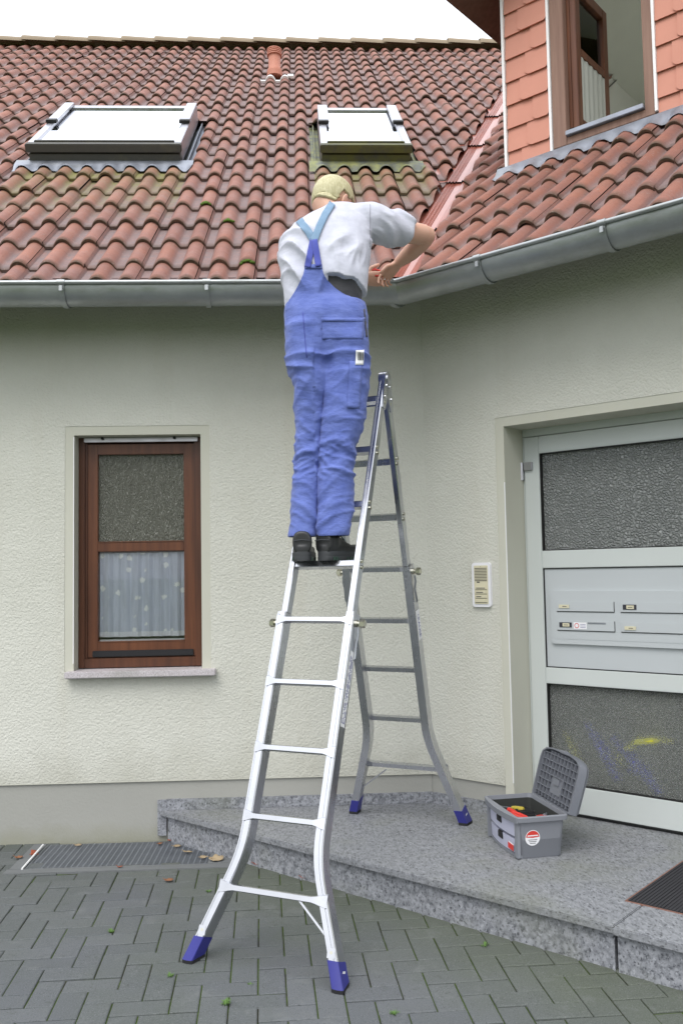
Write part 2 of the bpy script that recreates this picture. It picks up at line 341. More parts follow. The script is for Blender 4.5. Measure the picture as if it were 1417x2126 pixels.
# ------------------------------------------------------------------ ground and paving
g = MB(); g.quad((-400, -400, -.035), (400, -400, -.035), (400, 400, -.035), (-400, 400, -.035)); structure(g.build('ground', 'joint'))
GR = dict(x0=-2.16, x1=-1.24, y0=-.425, y1=-.012)           # light-well grate rectangle
def porch_off(p): return NR.dot(p)
pv = MB(); ang = R_(92.75); qa = V((cos(ang), sin(ang), 0)); pa = V((sin(ang), -cos(ang), 0)); U_ = .1015
org = V((-1.624, -1.627, 0)) - qa*(2*U_)
pvc = []
def paver(i, j, hor):
    w_, h_ = (2, 1) if hor else (1, 2)
    g_ = .0024; c = org + pa*((i+w_/2)*U_) + qa*((j+h_/2)*U_)
    if c.y > .08 or c.y < -5.4 or c.x < -4.5 or c.x > 4.5: return
    if GR['x0']-.03 < c.x < GR['x1']+.03 and c.y > GR['y0']-.02: return
    if 0 < porch_off(c) < .97 and c.y < 0 or (porch_off(c) <= 0 and c.x > -.2): return
    a, b = w_*U_/2-g_, h_*U_/2-g_
    rz = random.gauss(0, .0012); t1, t2 = random.gauss(0, .006), random.gauss(0, .006); ro = random.gauss(0, .004)
    px_, qy_ = pa*cos(ro)+qa*sin(ro), qa*cos(ro)-pa*sin(ro); ch = .004
    def P(u, v, z): return c + px_*u + qy_*v + Z*(z + rz + u*t1*.6 + v*t2*.6)
    vs = [P(sx*a, sy*b, -.03) for sx, sy in ((-1, -1), (1, -1), (1, 1), (-1, 1))] + [P(sx*a, sy*b, -ch*.7) for sx, sy in ((-1, -1), (1, -1), (1, 1), (-1, 1))] + [P(sx*(a-ch), sy*(b-ch), 0) for sx, sy in ((-1, -1), (1, -1), (1, 1), (-1, 1))]
    pv.add(vs, [(0, 1, 5, 4), (1, 2, 6, 5), (2, 3, 7, 6), (3, 0, 4, 7), (4, 5, 9, 8), (5, 6, 10, 9), (6, 7, 11, 10), (7, 4, 8, 11), (8, 9, 10, 11)])
    pvc.extend([random.random()]*12)
for i in range(-45, 75):
    for j in range(-50, 45):
        k = (i+j) % 4
        if k == 0: paver(i, j, True)
        elif k == 2: paver(i, j, False)
js = MB(); xs_, ys_j = (-4.6, -2.162, -1.238, 4.6), (-5.5, -.427, .011)
for a_ in range(3):
    for b_ in range(2):
        if (a_, b_) != (1, 1): js.quad((xs_[a_], ys_j[b_], -.0065), (xs_[a_+1], ys_j[b_], -.0065), (xs_[a_+1], ys_j[b_+1], -.0065), (xs_[a_], ys_j[b_+1], -.0065))
structure(js.build('joint_sand', 'joint', fixn=False))
po = structure(pv.build('paving', 'paver', fixn=False))
ca = po.data.color_attributes.new('Col', 'FLOAT_COLOR', 'POINT'); ca.data.foreach_set('color', [x for r in pvc for x in (r, r, r, 1)])

# ------------------------------------------------------------------ house
house = thing('house', 'cream plastered house with red tiled roofs, bent at an inside corner', 'house', (0, 0, 0))
XL, SR = -6.0, 5.0
ZB, ZT = .333, 3.14
def wall(mb, o, d, n, s0, s1, z0, z1, holes, dep):
    ss = sorted({s0, s1, *[h[i] for h in holes for i in (0, 1)]}); zz = sorted({z0, z1, *[h[i] for h in holes for i in (2, 3)]})
    P = lambda s, z, k=0: V(o)+V(d)*s+Z*z-V(n)*k
    for a, b in zip(ss, ss[1:]):
        for c, e in zip(zz, zz[1:]):
            if any(h[0] <= a and b <= h[1] and h[2] <= c and e <= h[3] for h in holes): continue
            mb.quad(P(a, c), P(b, c), P(b, e), P(a, e))
    for h in holes:
        a, b, c, e = h[:4]
        mb.quad(P(a, c), P(a, e), P(a, e, dep), P(a, c, dep)); mb.quad(P(b, c), P(b, c, dep), P(b, e, dep), P(b, e))
        mb.quad(P(a, e), P(b, e), P(b, e, dep), P(a, e, dep))
WX0, WX1, WZ0, WZ1 = -2.035, -1.308, .955, 2.312             # window opening
DS0, DS1, DZ1 = .53, 1.72, 2.278                             # door opening
BW = .052
wl = MB(); wall(wl, (0, 0, 0), DL, NL, XL, 0, ZB, ZT, [(WX0-BW, WX1+BW, WZ0-.0, WZ1+BW)], .02); wl.build('wall', 'stucco', house, fixn=False)
wr_ = MB(); wall(wr_, (0, 0, 0), DR, NR, 0, SR, ZB, ZT, [(DS0-BW, DS1+BW, ZB, DZ1+BW)], .02); wr_.build('wall', 'stucco', house, fixn=False)
lip = MB(); lip.box((XL, -.0, ZB-.004), (-XL, 0, 0), (0, .02, 0), (0, 0, .004)); lip.box(RW(0, ZB-.004), DR*(DS0-BW), -NR*.02, Z*.004); lip.build('plaster_edge', 'band', house)
pl = MB(); pl.quad((XL, .012, -.04), (.0, .012, -.04), (.0, .012, ZB), (XL, .012, ZB)); pl.quad(RW(-.02, -.04, -.012), RW(DS0-BW, -.04, -.012), RW(DS0-BW, ZB, -.012), RW(-.02, ZB, -.012)); pl.build('plinth', 'plinth', house, fixn=False)
bd = MB()                                                   # smooth plaster bands, set 3 mm back, with the deep reveals
def band(mb, o, d, n, a, b, c, e, bot, dep, back=.003):
    P = lambda s, z, k=0: V(o)+V(d)*s+Z*z-V(n)*k
    k = back
    mb.quad(P(a-BW, c, k), P(a, c, k), P(a, e, k), P(a-BW, e, k)); mb.quad(P(b, c, k), P(b+BW, c, k), P(b+BW, e, k), P(b, e, k)); mb.quad(P(a-BW, e, k), P(b+BW, e, k), P(b+BW, e+BW, k), P(a-BW, e+BW, k))
    mb.quad(P(a, c, k), P(a, c, dep), P(a, e, dep), P(a, e, k)); mb.quad(P(b, c, k), P(b, e, k), P(b, e, dep), P(b, c, dep)); mb.quad(P(a, e, k), P(a, e, dep), P(b, e, dep), P(b, e, k))
band(bd, (0, 0, 0), DL, NL, WX0, WX1, WZ0, WZ1, True, .3); bd.build('window_band', 'band', house, fixn=False)
bd = MB(); band(bd, (0, 0, 0), DR, NR, DS0, DS1, ZP-.02, DZ1, False, .3); bd.build('door_band', 'band', house, fixn=False)
bead = MB(); bead.box(RW(DS0-.003, .35, -.001), DR*.005, NR*.004, Z*1.62); bead.build('corner_bead', 'whitetrim', house); bead = MB(); bead.box(V((WX0-.003, -.002, 1.0)), (.005, 0, 0), (0, -.003, 0), (0, 0, 1.3)); bead.build('corner_bead', 'whitetrim', house)
sk = MB(); sk.box((-1.562, .012, .03), (.05, 0, 0), (0, -.022, 0), (0, 0, .195)); sk.box((-1.512, .012, .17), (1.512, 0, 0), (0, -.022, 0), (0, 0, .058)); sk.box(RW(0.009, .17, -.012), DR*(DS0-BW-.01), NR*.022, Z*.058); sk.build('skirting', 'riser', house)
sf = MB(); sf.quad((XL, -.36, 3.12), (.2, -.36, 3.12), (.2, .02, 3.12), (XL, .02, 3.12)); sf.quad(RW(-.3, 3.118, .36), RW(SR, 3.118, .36), RW(SR, 3.118, -.02), RW(-.3, 3.118, -.02)); sf.build('soffit', 'soffit', house)

# ---- window on the left wall
win = MB()
def frame(mb, x0, x1, z0, z1, y0, y1, wl_, wr__, wb, wt, mi=None):
    mb.cbox((x0, y0, z0), (wl_, 0, 0), (0, y1-y0, 0), (0, 0, z1-z0), .003, mi); mb.cbox((x1-wr__, y0, z0), (wr__, 0, 0), (0, y1-y0, 0), (0, 0, z1-z0), .003, mi)
    mb.cbox((x0+wl_, y0, z0), (x1-x0-wl_-wr__, 0, 0), (0, y1-y0, 0), (0, 0, wb), .003, mi); mb.cbox((x0+wl_, y0, z1-wt), (x1-x0-wl_-wr__, 0, 0), (0, y1-y0, 0), (0, 0, wt), .003, mi)
window = thing('window_tmp', '', '', (0, 0, 0)); bpy.data.objects.remove(window)
frame(win, WX0, WX1, .962, 2.312, .105, .19, .038, .05, .055, .03)
win.cbox((WX0+.038, .118, .965), (.012, 0, 0), (0, .05, 0), (0, 0, 1.33), .002); wf_ = win.build('window', 'wood', house, 30)
part_label(wf_, 'brown wooden window with frosted upper pane and white net curtain')
sa = MB(); frame(sa, -1.985, -1.357, 1.02, 2.276, .125, .18, .058, .066, .088, .062); sa.cbox((-1.927, .125, 1.637), (.504, 0, 0), (0, .055, 0), (0, 0, .055), .004)
for z0, z1 in ((1.108, 1.637), (1.692, 2.214)):
    sa.box((-1.927, .123, z0), (.504, 0, 0), (0, .012, 0), (0, 0, .006)); 
so_ = sa.build('sash', 'woodred', wf_, 30)
vb = MB(); vb.cbox((-1.955, .112, 1.024), (.585, 0, 0), (0, .018, 0), (0, 0, .036), .003); vb.build('vent_strip', 'rubber', wf_)
st = MB(); st.cbox((-2.0, .085, 2.283), (.665, 0, 0), (0, .03, 0), (0, 0, .026), .003)
for x in (-1.89, -1.47): st.cyl((x, .09, 2.303), (0, -1, 0), .008, .02, 10, 1)
st.build('blind_rail', ['aluclad', 'rubber'], wf_)
gp = MB(); gp.box((-1.93, .150, 1.69), (.51, 0, 0), (0, .006, 0), (0, 0, .53)); M['patglass'] = glass_pattern('patterned_glass', (.25, .255, .215), 125, .008, .09, (1.5, 1, .4), tw=.3); part_label(gp.build('pane', M['patglass'], wf_), 'frosted upper pane with a rain pattern')
gp = MB(); gp.box((-1.93, .150, 1.105), (.51, 0, 0), (0, .006, 0), (0, 0, .535)); M['glass'] = glass_clear('window_glass'); gp.build('pane', M['glass'], wf_)
si = MB(); si.cbox((-2.072, -.062, .922), (.845, 0, 0), (0, .20, 0), (0, 0, .036), .004); si.build('sill', 'sillstone', wf_)
rm = MB(); rm.box((-2.6, .32, .6), (1.9, 0, 0), (0, 1.8, 0), (0, 0, 2.2)); rm.f.pop(2); rm.mi.pop(2)
rm.quad((-2.6, .32, .6), (-2.04, .32, .6), (-2.04, .32, 2.8), (-2.6, .32, 2.8)); rm.quad((-1.3, .32, .6), (-.7, .32, .6), (-.7, .32, 2.8), (-1.3, .32, 2.8)); rm.build('room', 'room', house, fixn=False)
cu2 = MB(); rings = []
for i in range(90):
    x = -1.925+.5*i/89; ph = i/89*2*pi*6.5
    rings.append([V((x, .170+.011*sin(ph+.6*sin(i*.13))+.004*sin(ph*2.3), z)) for z in (1.135, 1.165, 1.3, 1.4, 1.5, 1.6, 1.63)])
cu2.loft(rings, False, False); cu2.mi = [1 if f % 6 == 0 else 0 for f in range(len(cu2.f))]
M['lacehem'] = mat('white_hem', (.85, .85, .9), .9)
ib = MB(); ib.box((-1.96, .183, 1.085), (.58, 0, 0), (0, .13, 0), (0, 0, .035)); ib.build('inner_sill', 'whitetrim', wf_)
tag(cu2.build('net_curtain', ['lace', 'lacehem'], None, True, False), 'white net curtain with spot pattern behind the lower pane of the brown window', 'curtain')

# ---- door on the right wall
DP = -.2                                                    # door plane
door = MB()
def rbox(mb, s0, s1, z0, z1, o0, o1, ch=.003, mi=None): mb.cbox(RW(s0, z0, o0), DR*(s1-s0), NR*(o1-o0), Z*(z1-z0), ch, mi)
DX0, DX1 = .543, 1.66
rbox(door, DX0, .634, .188, 2.232, DP-.05, DP); rbox(door, 1.57, DX1, .188, 2.232, DP-.05, DP)
for z0, z1 in ((.188, .33), (.866, .953), (1.496, 1.592), (2.136, 2.232)): rbox(door, .634, 1.57, z0, z1, DP-.05, DP-.0005)
dl = door.build('front_door', 'door', house); part_label(dl, 'pale grey green front door with two patterned panes and letterboxes')
df = MB(); rbox(df, DS0-.0, DX0-.004, .18, 2.24, DP-.08, DP-.006); rbox(df, DS0, 1.72, 2.236, 2.29, DP-.08, DP-.006); rbox(df, DX1+.004, 1.72, .18, 2.236, DP-.08, DP-.006); df.build('door_frame', 'door', dl)
dk = MB(); rbox(dk, DX0-.0035, DX1+.0035, .176, .1885, DP-.06, DP-.004); rbox(dk, DX0-.004, DX0+.0002, .188, 2.236, DP-.06, DP-.02)
for z0, z1 in ((.33, .866), (.953, 1.496), (1.592, 2.136)):
    for a in ((.634, 1.57, z0, z0+.005), (.634, 1.57, z1-.005, z1), (.634, .64, z0, z1), (1.564, 1.57, z0, z1)): rbox(dk, *a, DP-.045, DP-.006, .001)
dk.build('seal', 'black', dl)
M['doorglass'] = glass_pattern('crackle_glass', (.40, .42, .41), 75, .017, .07, tw=.3)
M['doorglass2'] = glass_pattern('wired_pattern_glass', (.80, .84, .80), 110, .005, .18, tw=.88)
gl = MB(); rbox(gl, .638, 1.566, 1.595, 2.133, DP-.036, DP-.03, .001); part_label(gl.build('pane', M['doorglass'], dl), 'upper crackle glass pane')
gl = MB(); rbox(gl, .638, 1.566, .333, .863, DP-.036, DP-.03, .001); part_label(gl.build('pane', M['doorglass2'], dl), 'lower patterned pane with yellow and blue things behind it')
mp = MB(); rbox(mp, .64, 1.564, .958, 1.491, DP-.04, DP-.012, .001); mp.build('panel', 'mail', dl)
mb_ = MB(); 
def rrect(s0, s1, z0, z1, r, off, n=5):
    pts = []
    for cx, cz, t0 in ((s1-r, z1-r, 0), (s0+r, z1-r, pi/2), (s0+r, z0+r, pi), (s1-r, z0+r, 3*pi/2)):
        for k in range(n+1): t = t0+pi/2*k/n; pts.append(RW(cx+r*cos(t), cz+r*sin(t), off))
    return pts
mb_.prism(rrect(.679, 1.53, 1.085, 1.372, .018, DP-.012), NR*.016); mb_.prism(rrect(.694, 1.515, 1.112, 1.345, .004, DP+.0045), NR*.001, 1)
lbx = mb_.build('letterbox', ['mail', 'mail'], dl)
for s0 in (.718, 1.08):
    for z0 in (1.262, 1.160):
        fl = MB()
        fl.cbox(RW(s0, z0, DP+.006), DR*.325, NR*.006, Z*.052, .0015); fl.box(RW(s0-.001, z0-.0035, DP+.0058), DR*.327, NR*.003, Z*.003, 1)
        fl.box(RW(s0+.3245, z0, DP+.0058), DR*.003, NR*.003, Z*.052, 1)
        fl.build('flap', ['mail', 'black'], lbx)
for s0, z0, dk_ in ((.733, 1.279, 0), (1.1, 1.279, 1), (.738, 1.180, 1), (1.1, 1.172, 0)):
    nm = MB()
    if dk_: nm.box(RW(s0-.006, z0-.004, DP+.0125), DR*.072, NR*.002, Z*.026, 1)
    nm.box(RW(s0+(.014 if dk_ else 0), z0, DP+.013), DR*(.04 if dk_ else .06), NR*.0035, Z*.018, 0); nm.box(RW(s0+.022, z0+.007, DP+.0168), DR*.024, NR*.0003, Z*.003, 1)
    nm.build('name_plate', ['cream', 'ink'], lbx)
stk = MB(); stk.box(RW(.815, 1.168, DP+.0125), DR*.075, NR*.0006, Z*.036, 0)
c0 = RW(.833, 1.186, DP+.0133); stk.loft([arc(c0, DR, Z, .0135, 0, 2*pi, 20)[:-1], arc(c0, DR, Z, .0100, 0, 2*pi, 20)[:-1]], False, mi=1)
for k in range(3): stk.box(RW(.853, 1.176+.008*k, DP+.0132), DR*.031, NR*.0003, Z*.002, 2)
stk.box(RW(.897, 1.196, DP+.0125), DR*.10, NR*.0004, Z*.009, 3); stk.build('sticker', ['paper', 'inkred', 'inkblue', 'steel'], lbx)
hg = MB(); rbox(hg, .545, .597, 2.045, 2.092, DP-.002, DP+.016); hg.cyl(RW(.528, 1.992, DP+.008), Z, .014, .1, 14); hg.build('hinge', 'aluclad', dl, 40)
hl = MB(); hl.box(RW(.4, .1, -.34), DR*1.5, -NR*1.6, Z*2.3); hl.f.pop(2); hl.mi.pop(2); hl.build('hallway', 'room', house, fixn=False)
# things seen dimly behind the lower pane
tg = MB(); pts = [RW(1.00, .47, -.29), RW(1.05, .55, -.27), RW(1.12, .595, -.262), RW(1.2, .61, -.258), RW(1.30, .62, -.265)]
tg.tube([p+NR*.008 for p in pts], [.010, .016, .022, .022, .010], 10)
tg2 = tag(tg.build('yellow_cloth', 'yellow', None, True), 'bright yellow roll of cloth seen blurred through the lower door pane', 'cloth')
tg = MB(); pts = [RW(.70, .60, -.27), RW(.74, .55, -.262), RW(.77, .47, -.264), RW(.79, .42, -.27)]; tg.tube(pts, [.008, .022, .02, .008], 10)
tag(tg.build('yellow_strap', mat('dull_yellow_cloth', (.55, .52, .05), .8), None, True), 'dull yellow strap near the left edge of the lower door pane, behind the glass', 'strap')
tg = MB()
for k, (a, b) in enumerate((((.83, .66), (1.0, .38)), ((.97, .6), (1.22, .34)), ((1.05, .44), (1.18, .42)))):
    tg.tube([RW(a[0], a[1], -.275), RW((a[0]+b[0])/2, (a[1]+b[1])/2+.02, -.268), RW(b[0], b[1], -.275)], [.012, .034, .022], 10)
tag(tg.build('blue_bag', 'bluecloth', None, True), 'crumpled blue bag seen blurred through the lower door pane', 'bag')

# ---- intercom
ic = thing('intercom', 'white and cream door intercom with speaker slots and four bell buttons on the wall', 'intercom', RW(.372, 1.288, 0))
i1 = MB(); i1.prism(rrect(.313, .432, 1.288, 1.533, .016, 0), NR*.016); i1.build('housing', 'white', ic)
i2 = MB(); i2.prism(rrect(.329, .416, 1.305, 1.517, .004, .016), NR*.004)
for k in range(9): i2.box(RW(.333, 1.436+.0085*k, .0195), DR*.079, NR*.003, Z*.0042)
i2.build('cover', 'cream', ic)
i4 = MB()
for k in range(9): i4.box(RW(.333, 1.4315+.0085*k, .0197), DR*.079, NR*.001, Z*.0035)
i4.box(RW(.347, 1.422, .0198), DR*.018, NR*.001, Z*.006); i4.cyl(RW(.373, 1.511, .0198), NR, .0018, .001, 8); i4.build('slot', 'ink', ic)
for k in range(4):
    i3 = MB(); i3.cbox(RW(.335, 1.314+.0235*k, .019), DR*.075, NR*.0055, Z*.0175, .0015); i3.box(RW(.335, 1.3115+.0235*k, .0197), DR*.075, NR*.001, Z*.002, 1)
    if k: i3.box(RW(.343, 1.32+.0235*k, .0246), DR*(.02+.012*k), NR*.0003, Z*.004, 1)
    i3.build('bell_button', ['cream', 'ink'], ic)

# ------------------------------------------------------------------ porch
FE = 1.066
porch = thing('porch_step', 'low grey granite porch step in front of the door', 'step', RW(1.2, 0, .5))
def meet(off, y=0.012):                                      # where the line 'off' meets the left wall
    s = (NR.y*off - y)/(-DR.y); return s                      # y of DR*s+NR*off = y
s_e = (-.01 - NR.y*FE)/DR.y
JS = 1.556
def slabpoly(a, z): return [V((p[0], p[1], z)) for p in a]
e0 = RW(s_e, 0, FE); c_ = V((0.0, -.01, 0)); 
sl = MB(); top = [e0, RW(JS-.002, 0, FE), RW(JS-.002, 0, -.25), RW(.3, 0, -.25), RW(.012, 0, .01), c_]
bm = bmesh.new()
def plate(poly, z0, z1, ch):
    bm = bmesh.new(); a = [bm.verts.new((p.x, p.y, z1)) for p in poly]; f = bm.faces.new(a)
    r = bmesh.ops.extrude_face_region(bm, geom=[f]); 
    for v in [x for x in r['geom'] if isinstance(x, bmesh.types.BMVert)]: v.co.z = z0
    bmesh.ops.recalc_face_normals(bm, faces=bm.faces[:])
    bmesh.ops.bevel(bm, geom=[e for e in bm.edges if abs(e.verts[0].co.z-e.verts[1].co.z) < 1e-6], offset=ch, segments=2, affect='EDGES')
    bm.verts.index_update(); return bm
for poly in (top, [RW(JS+.002, 0, FE+.01), RW(SR, 0, FE+.01), RW(SR, 0, -.25), RW(JS+.002, 0, -.25)]):
    bm = plate(poly, ZP-.03, ZP, .0035); sl.add([v.co for v in bm.verts], [[v.index for v in f.verts] for f in bm.faces]); bm.free()
sl.build('slab', 'slab', porch)
for s0, s1, o1 in ((s_e+.035, JS-.012, FE-.03), (JS+.006, SR, FE-.018)):
    ri = MB(); ri.box(RW(s0, -.03, o1-.03), DR*(s1-s0), NR*.03, Z*(ZP-.0305+.03)); ri.build('riser', 'riser', porch)
mt = thing('doormat', 'black ribbed doormat in a copper coloured frame sunk into the porch', 'doormat', RW(1.55, ZP, .5))
fr = MB(); a_, b_ = 1.486, .795
fr.box(RW(a_, ZP-.004, .18), DR*.006, NR*(b_-.18), Z*.007); fr.box(RW(a_, ZP-.004, b_), DR*1.2, NR*.006, Z*.007); fr.build('frame', 'copper', mt)
mm = MB()
for k in range(80):
    s = a_+.008+k*.0145
    mm.box(RW(s, ZP-.003, .185), DR*.0095, NR*(b_-.19), Z*(.0065+random.random()*.0015))
mm.box(RW(a_+.007, ZP-.003, .185), DR*1.16, NR*(b_-.19), Z*.0042); mm.build('ribbed_mat', 'mat', mt)

# ------------------------------------------------------------------ roofs
SKY = [(-2.745, -1.60, 2.46, 3.92), (-.545, .145, 2.45, 3.86)]
EX, RWID = .369, .1585
def prof(t):                                                # one roll, t 0..1 ; 0 = roll crest
    d = min(t % 1, 1-(t % 1))
    x = min(1, d/.345); return (1-x**2.1)**.8 if x < 1 else 0
def tiles(P, x_start, x_end, rows, s0, phase, sky, seed, green):
    rnd = random.Random(seed); mb = MB(); cols = []; moss = []
    tw = 2*RWID; n = 30; H = .046
    for r in range(rows):
        sh = phase + (RWID if r > 7 and seed == 1 else 0)
        i0 = int((x_start-sh)/tw)-1; i1 = int((x_end-sh)/tw)+1
        for i in range(i0, i1):
            x0 = sh+i*tw; lift = rnd.gauss(0, .0032); tilt = rnd.gauss(0, .003); cr_ = min(1, max(0, rnd.gauss(.5, .25))); slide = rnd.gauss(0, .006)
            sb = s0+r*EX+slide
            if r == 0: sb = .055 
            # cross-section starts just right of a crest (seam) and runs two rolls
            us = [k/(n-1) for k in range(n)]
            gap = .0018
            xs = [x0+gap+u*(tw-2*gap) for u in us]; hs = [H*prof(.28+2*u)*1.0 for u in us]
            keep = []
            for k in range(n-1):
                xc = (xs[k]+xs[k+1])/2; ok = True
                for (a, b, c, d) in sky:
                    if a-.075 < xc < b+.075 and s0+r*EX+EX*.6 > c-.055 and s0+r*EX < d+.02: ok = False
                keep.append(ok)
            if not any(keep): continue
            L = EX+.06 if r else s0+EX-.055+.06
            def pt(k, s, base): return P(xs[k], sb+s, base+hs[k]+lift+tilt*(us[k]-.5))
            drop = -.047
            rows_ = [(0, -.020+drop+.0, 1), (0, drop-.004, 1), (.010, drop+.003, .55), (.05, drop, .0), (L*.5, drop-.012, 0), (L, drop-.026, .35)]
            b = len(mb.v); vs = []
            for (s, h, ed) in rows_:
                for k in range(n):
                    vs.append(pt(k, s, h)); tr = 1-min(1, hs[k]/(H*.55))
                    g_ = 0
                    for (ga, gb, gc, gd) in green:
                        xx, ss = xs[k], sb+s
                        if ga < xx < gb and gc-gd < ss < gc+.1: g_ = max(g_, (1-(gc-ss)/gd)*(.35+.65*tr))
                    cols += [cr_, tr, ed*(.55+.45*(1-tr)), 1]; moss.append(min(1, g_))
            fs = []
            for q in range(len(rows_)-1):
                for k in range(n-1):
                    if keep[k]: fs.append((q*n+k, q*n+k+1, (q+1)*n+k+1, (q+1)*n+k))
            for k in (0, n-1):
                pass
            mb.add(vs, fs)
    me = bpy.data.meshes.new('tiles'); me.from_pydata(mb.v, [], mb.f)
    ca = me.color_attributes.new('Col', 'FLOAT_COLOR', 'POINT'); ca.data.foreach_set('color', cols)
    ma = me.attributes.new('Moss', 'FLOAT', 'POINT'); ma.data.foreach_set('value', moss)
    me.materials.append(M['tile']); return me
def cut(me, co, no):
    bm = bmesh.new(); bm.from_mesh(me); bmesh.ops.bisect_plane(bm, geom=bm.verts[:]+bm.edges[:]+bm.faces[:], plane_co=co, plane_no=no, clear_inner=True); 
    bmesh.ops.delete(bm, geom=[v for v in bm.verts if not v.link_faces], context='VERTS'); bm.to_mesh(me); bm.free()
VG = V((NR.x, 1+NR.y, 0)).normalized()                       # points to the left-roof side of the valley
ROOF_L = 22.7*EX
green = [(-2.75, -1.55, 2.33, 1.15), (-.6, .25, 2.33, .8)]
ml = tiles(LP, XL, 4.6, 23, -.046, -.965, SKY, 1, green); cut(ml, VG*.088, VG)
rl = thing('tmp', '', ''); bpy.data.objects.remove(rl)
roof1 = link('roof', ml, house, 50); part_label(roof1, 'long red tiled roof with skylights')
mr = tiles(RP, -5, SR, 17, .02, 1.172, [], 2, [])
cut(mr, -VG*.088, -VG); 
# the right roof is cut back where the dormer stands
DD = .87                                                     # dormer front, metres behind the wall plane
bm = bmesh.new(); bm.from_mesh(mr)
dels = [f for f in bm.faces if (lambda c: -NR.dot(c) > DD+.03 and DR.dot(c) > .15)(f.calc_center_median())]
bmesh.ops.delete(bm, geom=dels, context='FACES'); bm.to_mesh(mr); bm.free()
roof2 = link('roof', mr, house, 50); part_label(roof2, 'red tiled roof over the door, below the dormer')
ul = MB()                                                    # underlay below the tiles
def vpt(s, h, k): return None
RS = ROOF_L
def valley_x(P, s, h, margin):                               # x on a roof where the valley plane lies, at slope s
    p0, p1 = P(0, s, h), P(1, s, h); f0, f1 = VG.dot(p0)-margin, VG.dot(p1)-margin; return -f0/(f1-f0)
for P, x_out, sg in ((LP, XL, 1), (RP, SR, -1)):
    ul.quad(P(x_out, -.02, -.085), P(valley_x(P, -.02, -.085, 0), -.02, -.085), P(valley_x(P, RS if sg > 0 else 1.75, -.085, 0), RS if sg > 0 else 1.75, -.085), P(x_out, RS if sg > 0 else 1.75, -.085))
ul.quad(RP(valley_x(RP, 1.75, -.085, 0), 1.75, -.085), RP(.15, 1.75, -.085), RP(.15, 6.5, -.085), RP(valley_x(RP, 6.5, -.085, 0), 6.5, -.085))
ul.quad(LP(XL, RS, -.085), LP(4.2, RS, -.085), LP(4.2, RS, -.085)+V((0, 5, -4)), LP(XL, RS, -.085)+V((0, 5, -4)))
ul.build('roof_underlay', 'dark', house, fixn=False)
# ridge caps
rg = MB(); x = -5.9; k = 0
while x < 4.0:
    tl = .0; c = LP(x, RS+.02, -.03); d = V((.47, 0, .0)); up = .012
    rr = []
    for q, (xx, rad) in enumerate(((0, .105), (.03, .108), (.47, .092))):
        rr.append([c + V((xx, 0, up*(1-xx/.47)))+V((0, -1, 0))*rad*1.15*cos(t)+Z*rad*sin(t) for t in [pi*j/10 for j in range(11)]])
    rg.loft(rr, False, False); x += .42; k += 1
rg.build('ridge_cap', 'glareridge', house, 40, False)
# valley flashing
vf = MB(); nS = 60
def vstrip(P, s, wd):                                        # point wd metres from the valley line on roof P
    sg = 1 if P is LP else -1; return valley_x(P, s, 0, sg*wd)
rows_v = []
ribs = [(-.20, .0), (-.150, .0)] + [(-.147+.0055*i, .011*(.5+.5*cos(2*pi*i/4))) for i in range(40)] + [(.10, 0), (.2, 0)]
s = -.03; ends = [1.02, 2.12, 3.25, 4.4, 6.4]; off = .0; prev = .07
for e in ends:
    rr = []
    for kk in range(7):
        ss = prev+(e+.05-prev)*kk/6; ring = []
        for wd, rb in ribs:
            P = LP if wd > 0 else RP; hh = -.078 + .016*(1-(kk/6)) + rb + (.004 if kk == 0 else 0)
            # the strip is one flat-bottomed sheet: left side plain, ribbed from the middle rightwards
            rib = rb if wd < .075 else 0
            ring.append(P(valley_x(P, ss, 0, wd), ss, -.078+.016*(1-kk/6)+rib))
        rr.append(ring)
    vf.loft(rr, False, False); prev = e
vf.build('valley_flashing', 'valley', house, 25, False)
# moss cushions on the tile noses
for (x, s) in ((-1.33, 4*EX-.046), (-1.01, EX-.046), (-1.16, 3*EX-.046)):
    ms = MB()
    for q in range(14):
        a = random.uniform(-1, 1); xx = x+a*.035; ms.ball(LP(xx, s+random.uniform(-.01, .012), -.006-.03*a*a*.6), .011, .008, .008, n=5)
    ms.build('moss', 'moss', house, True)

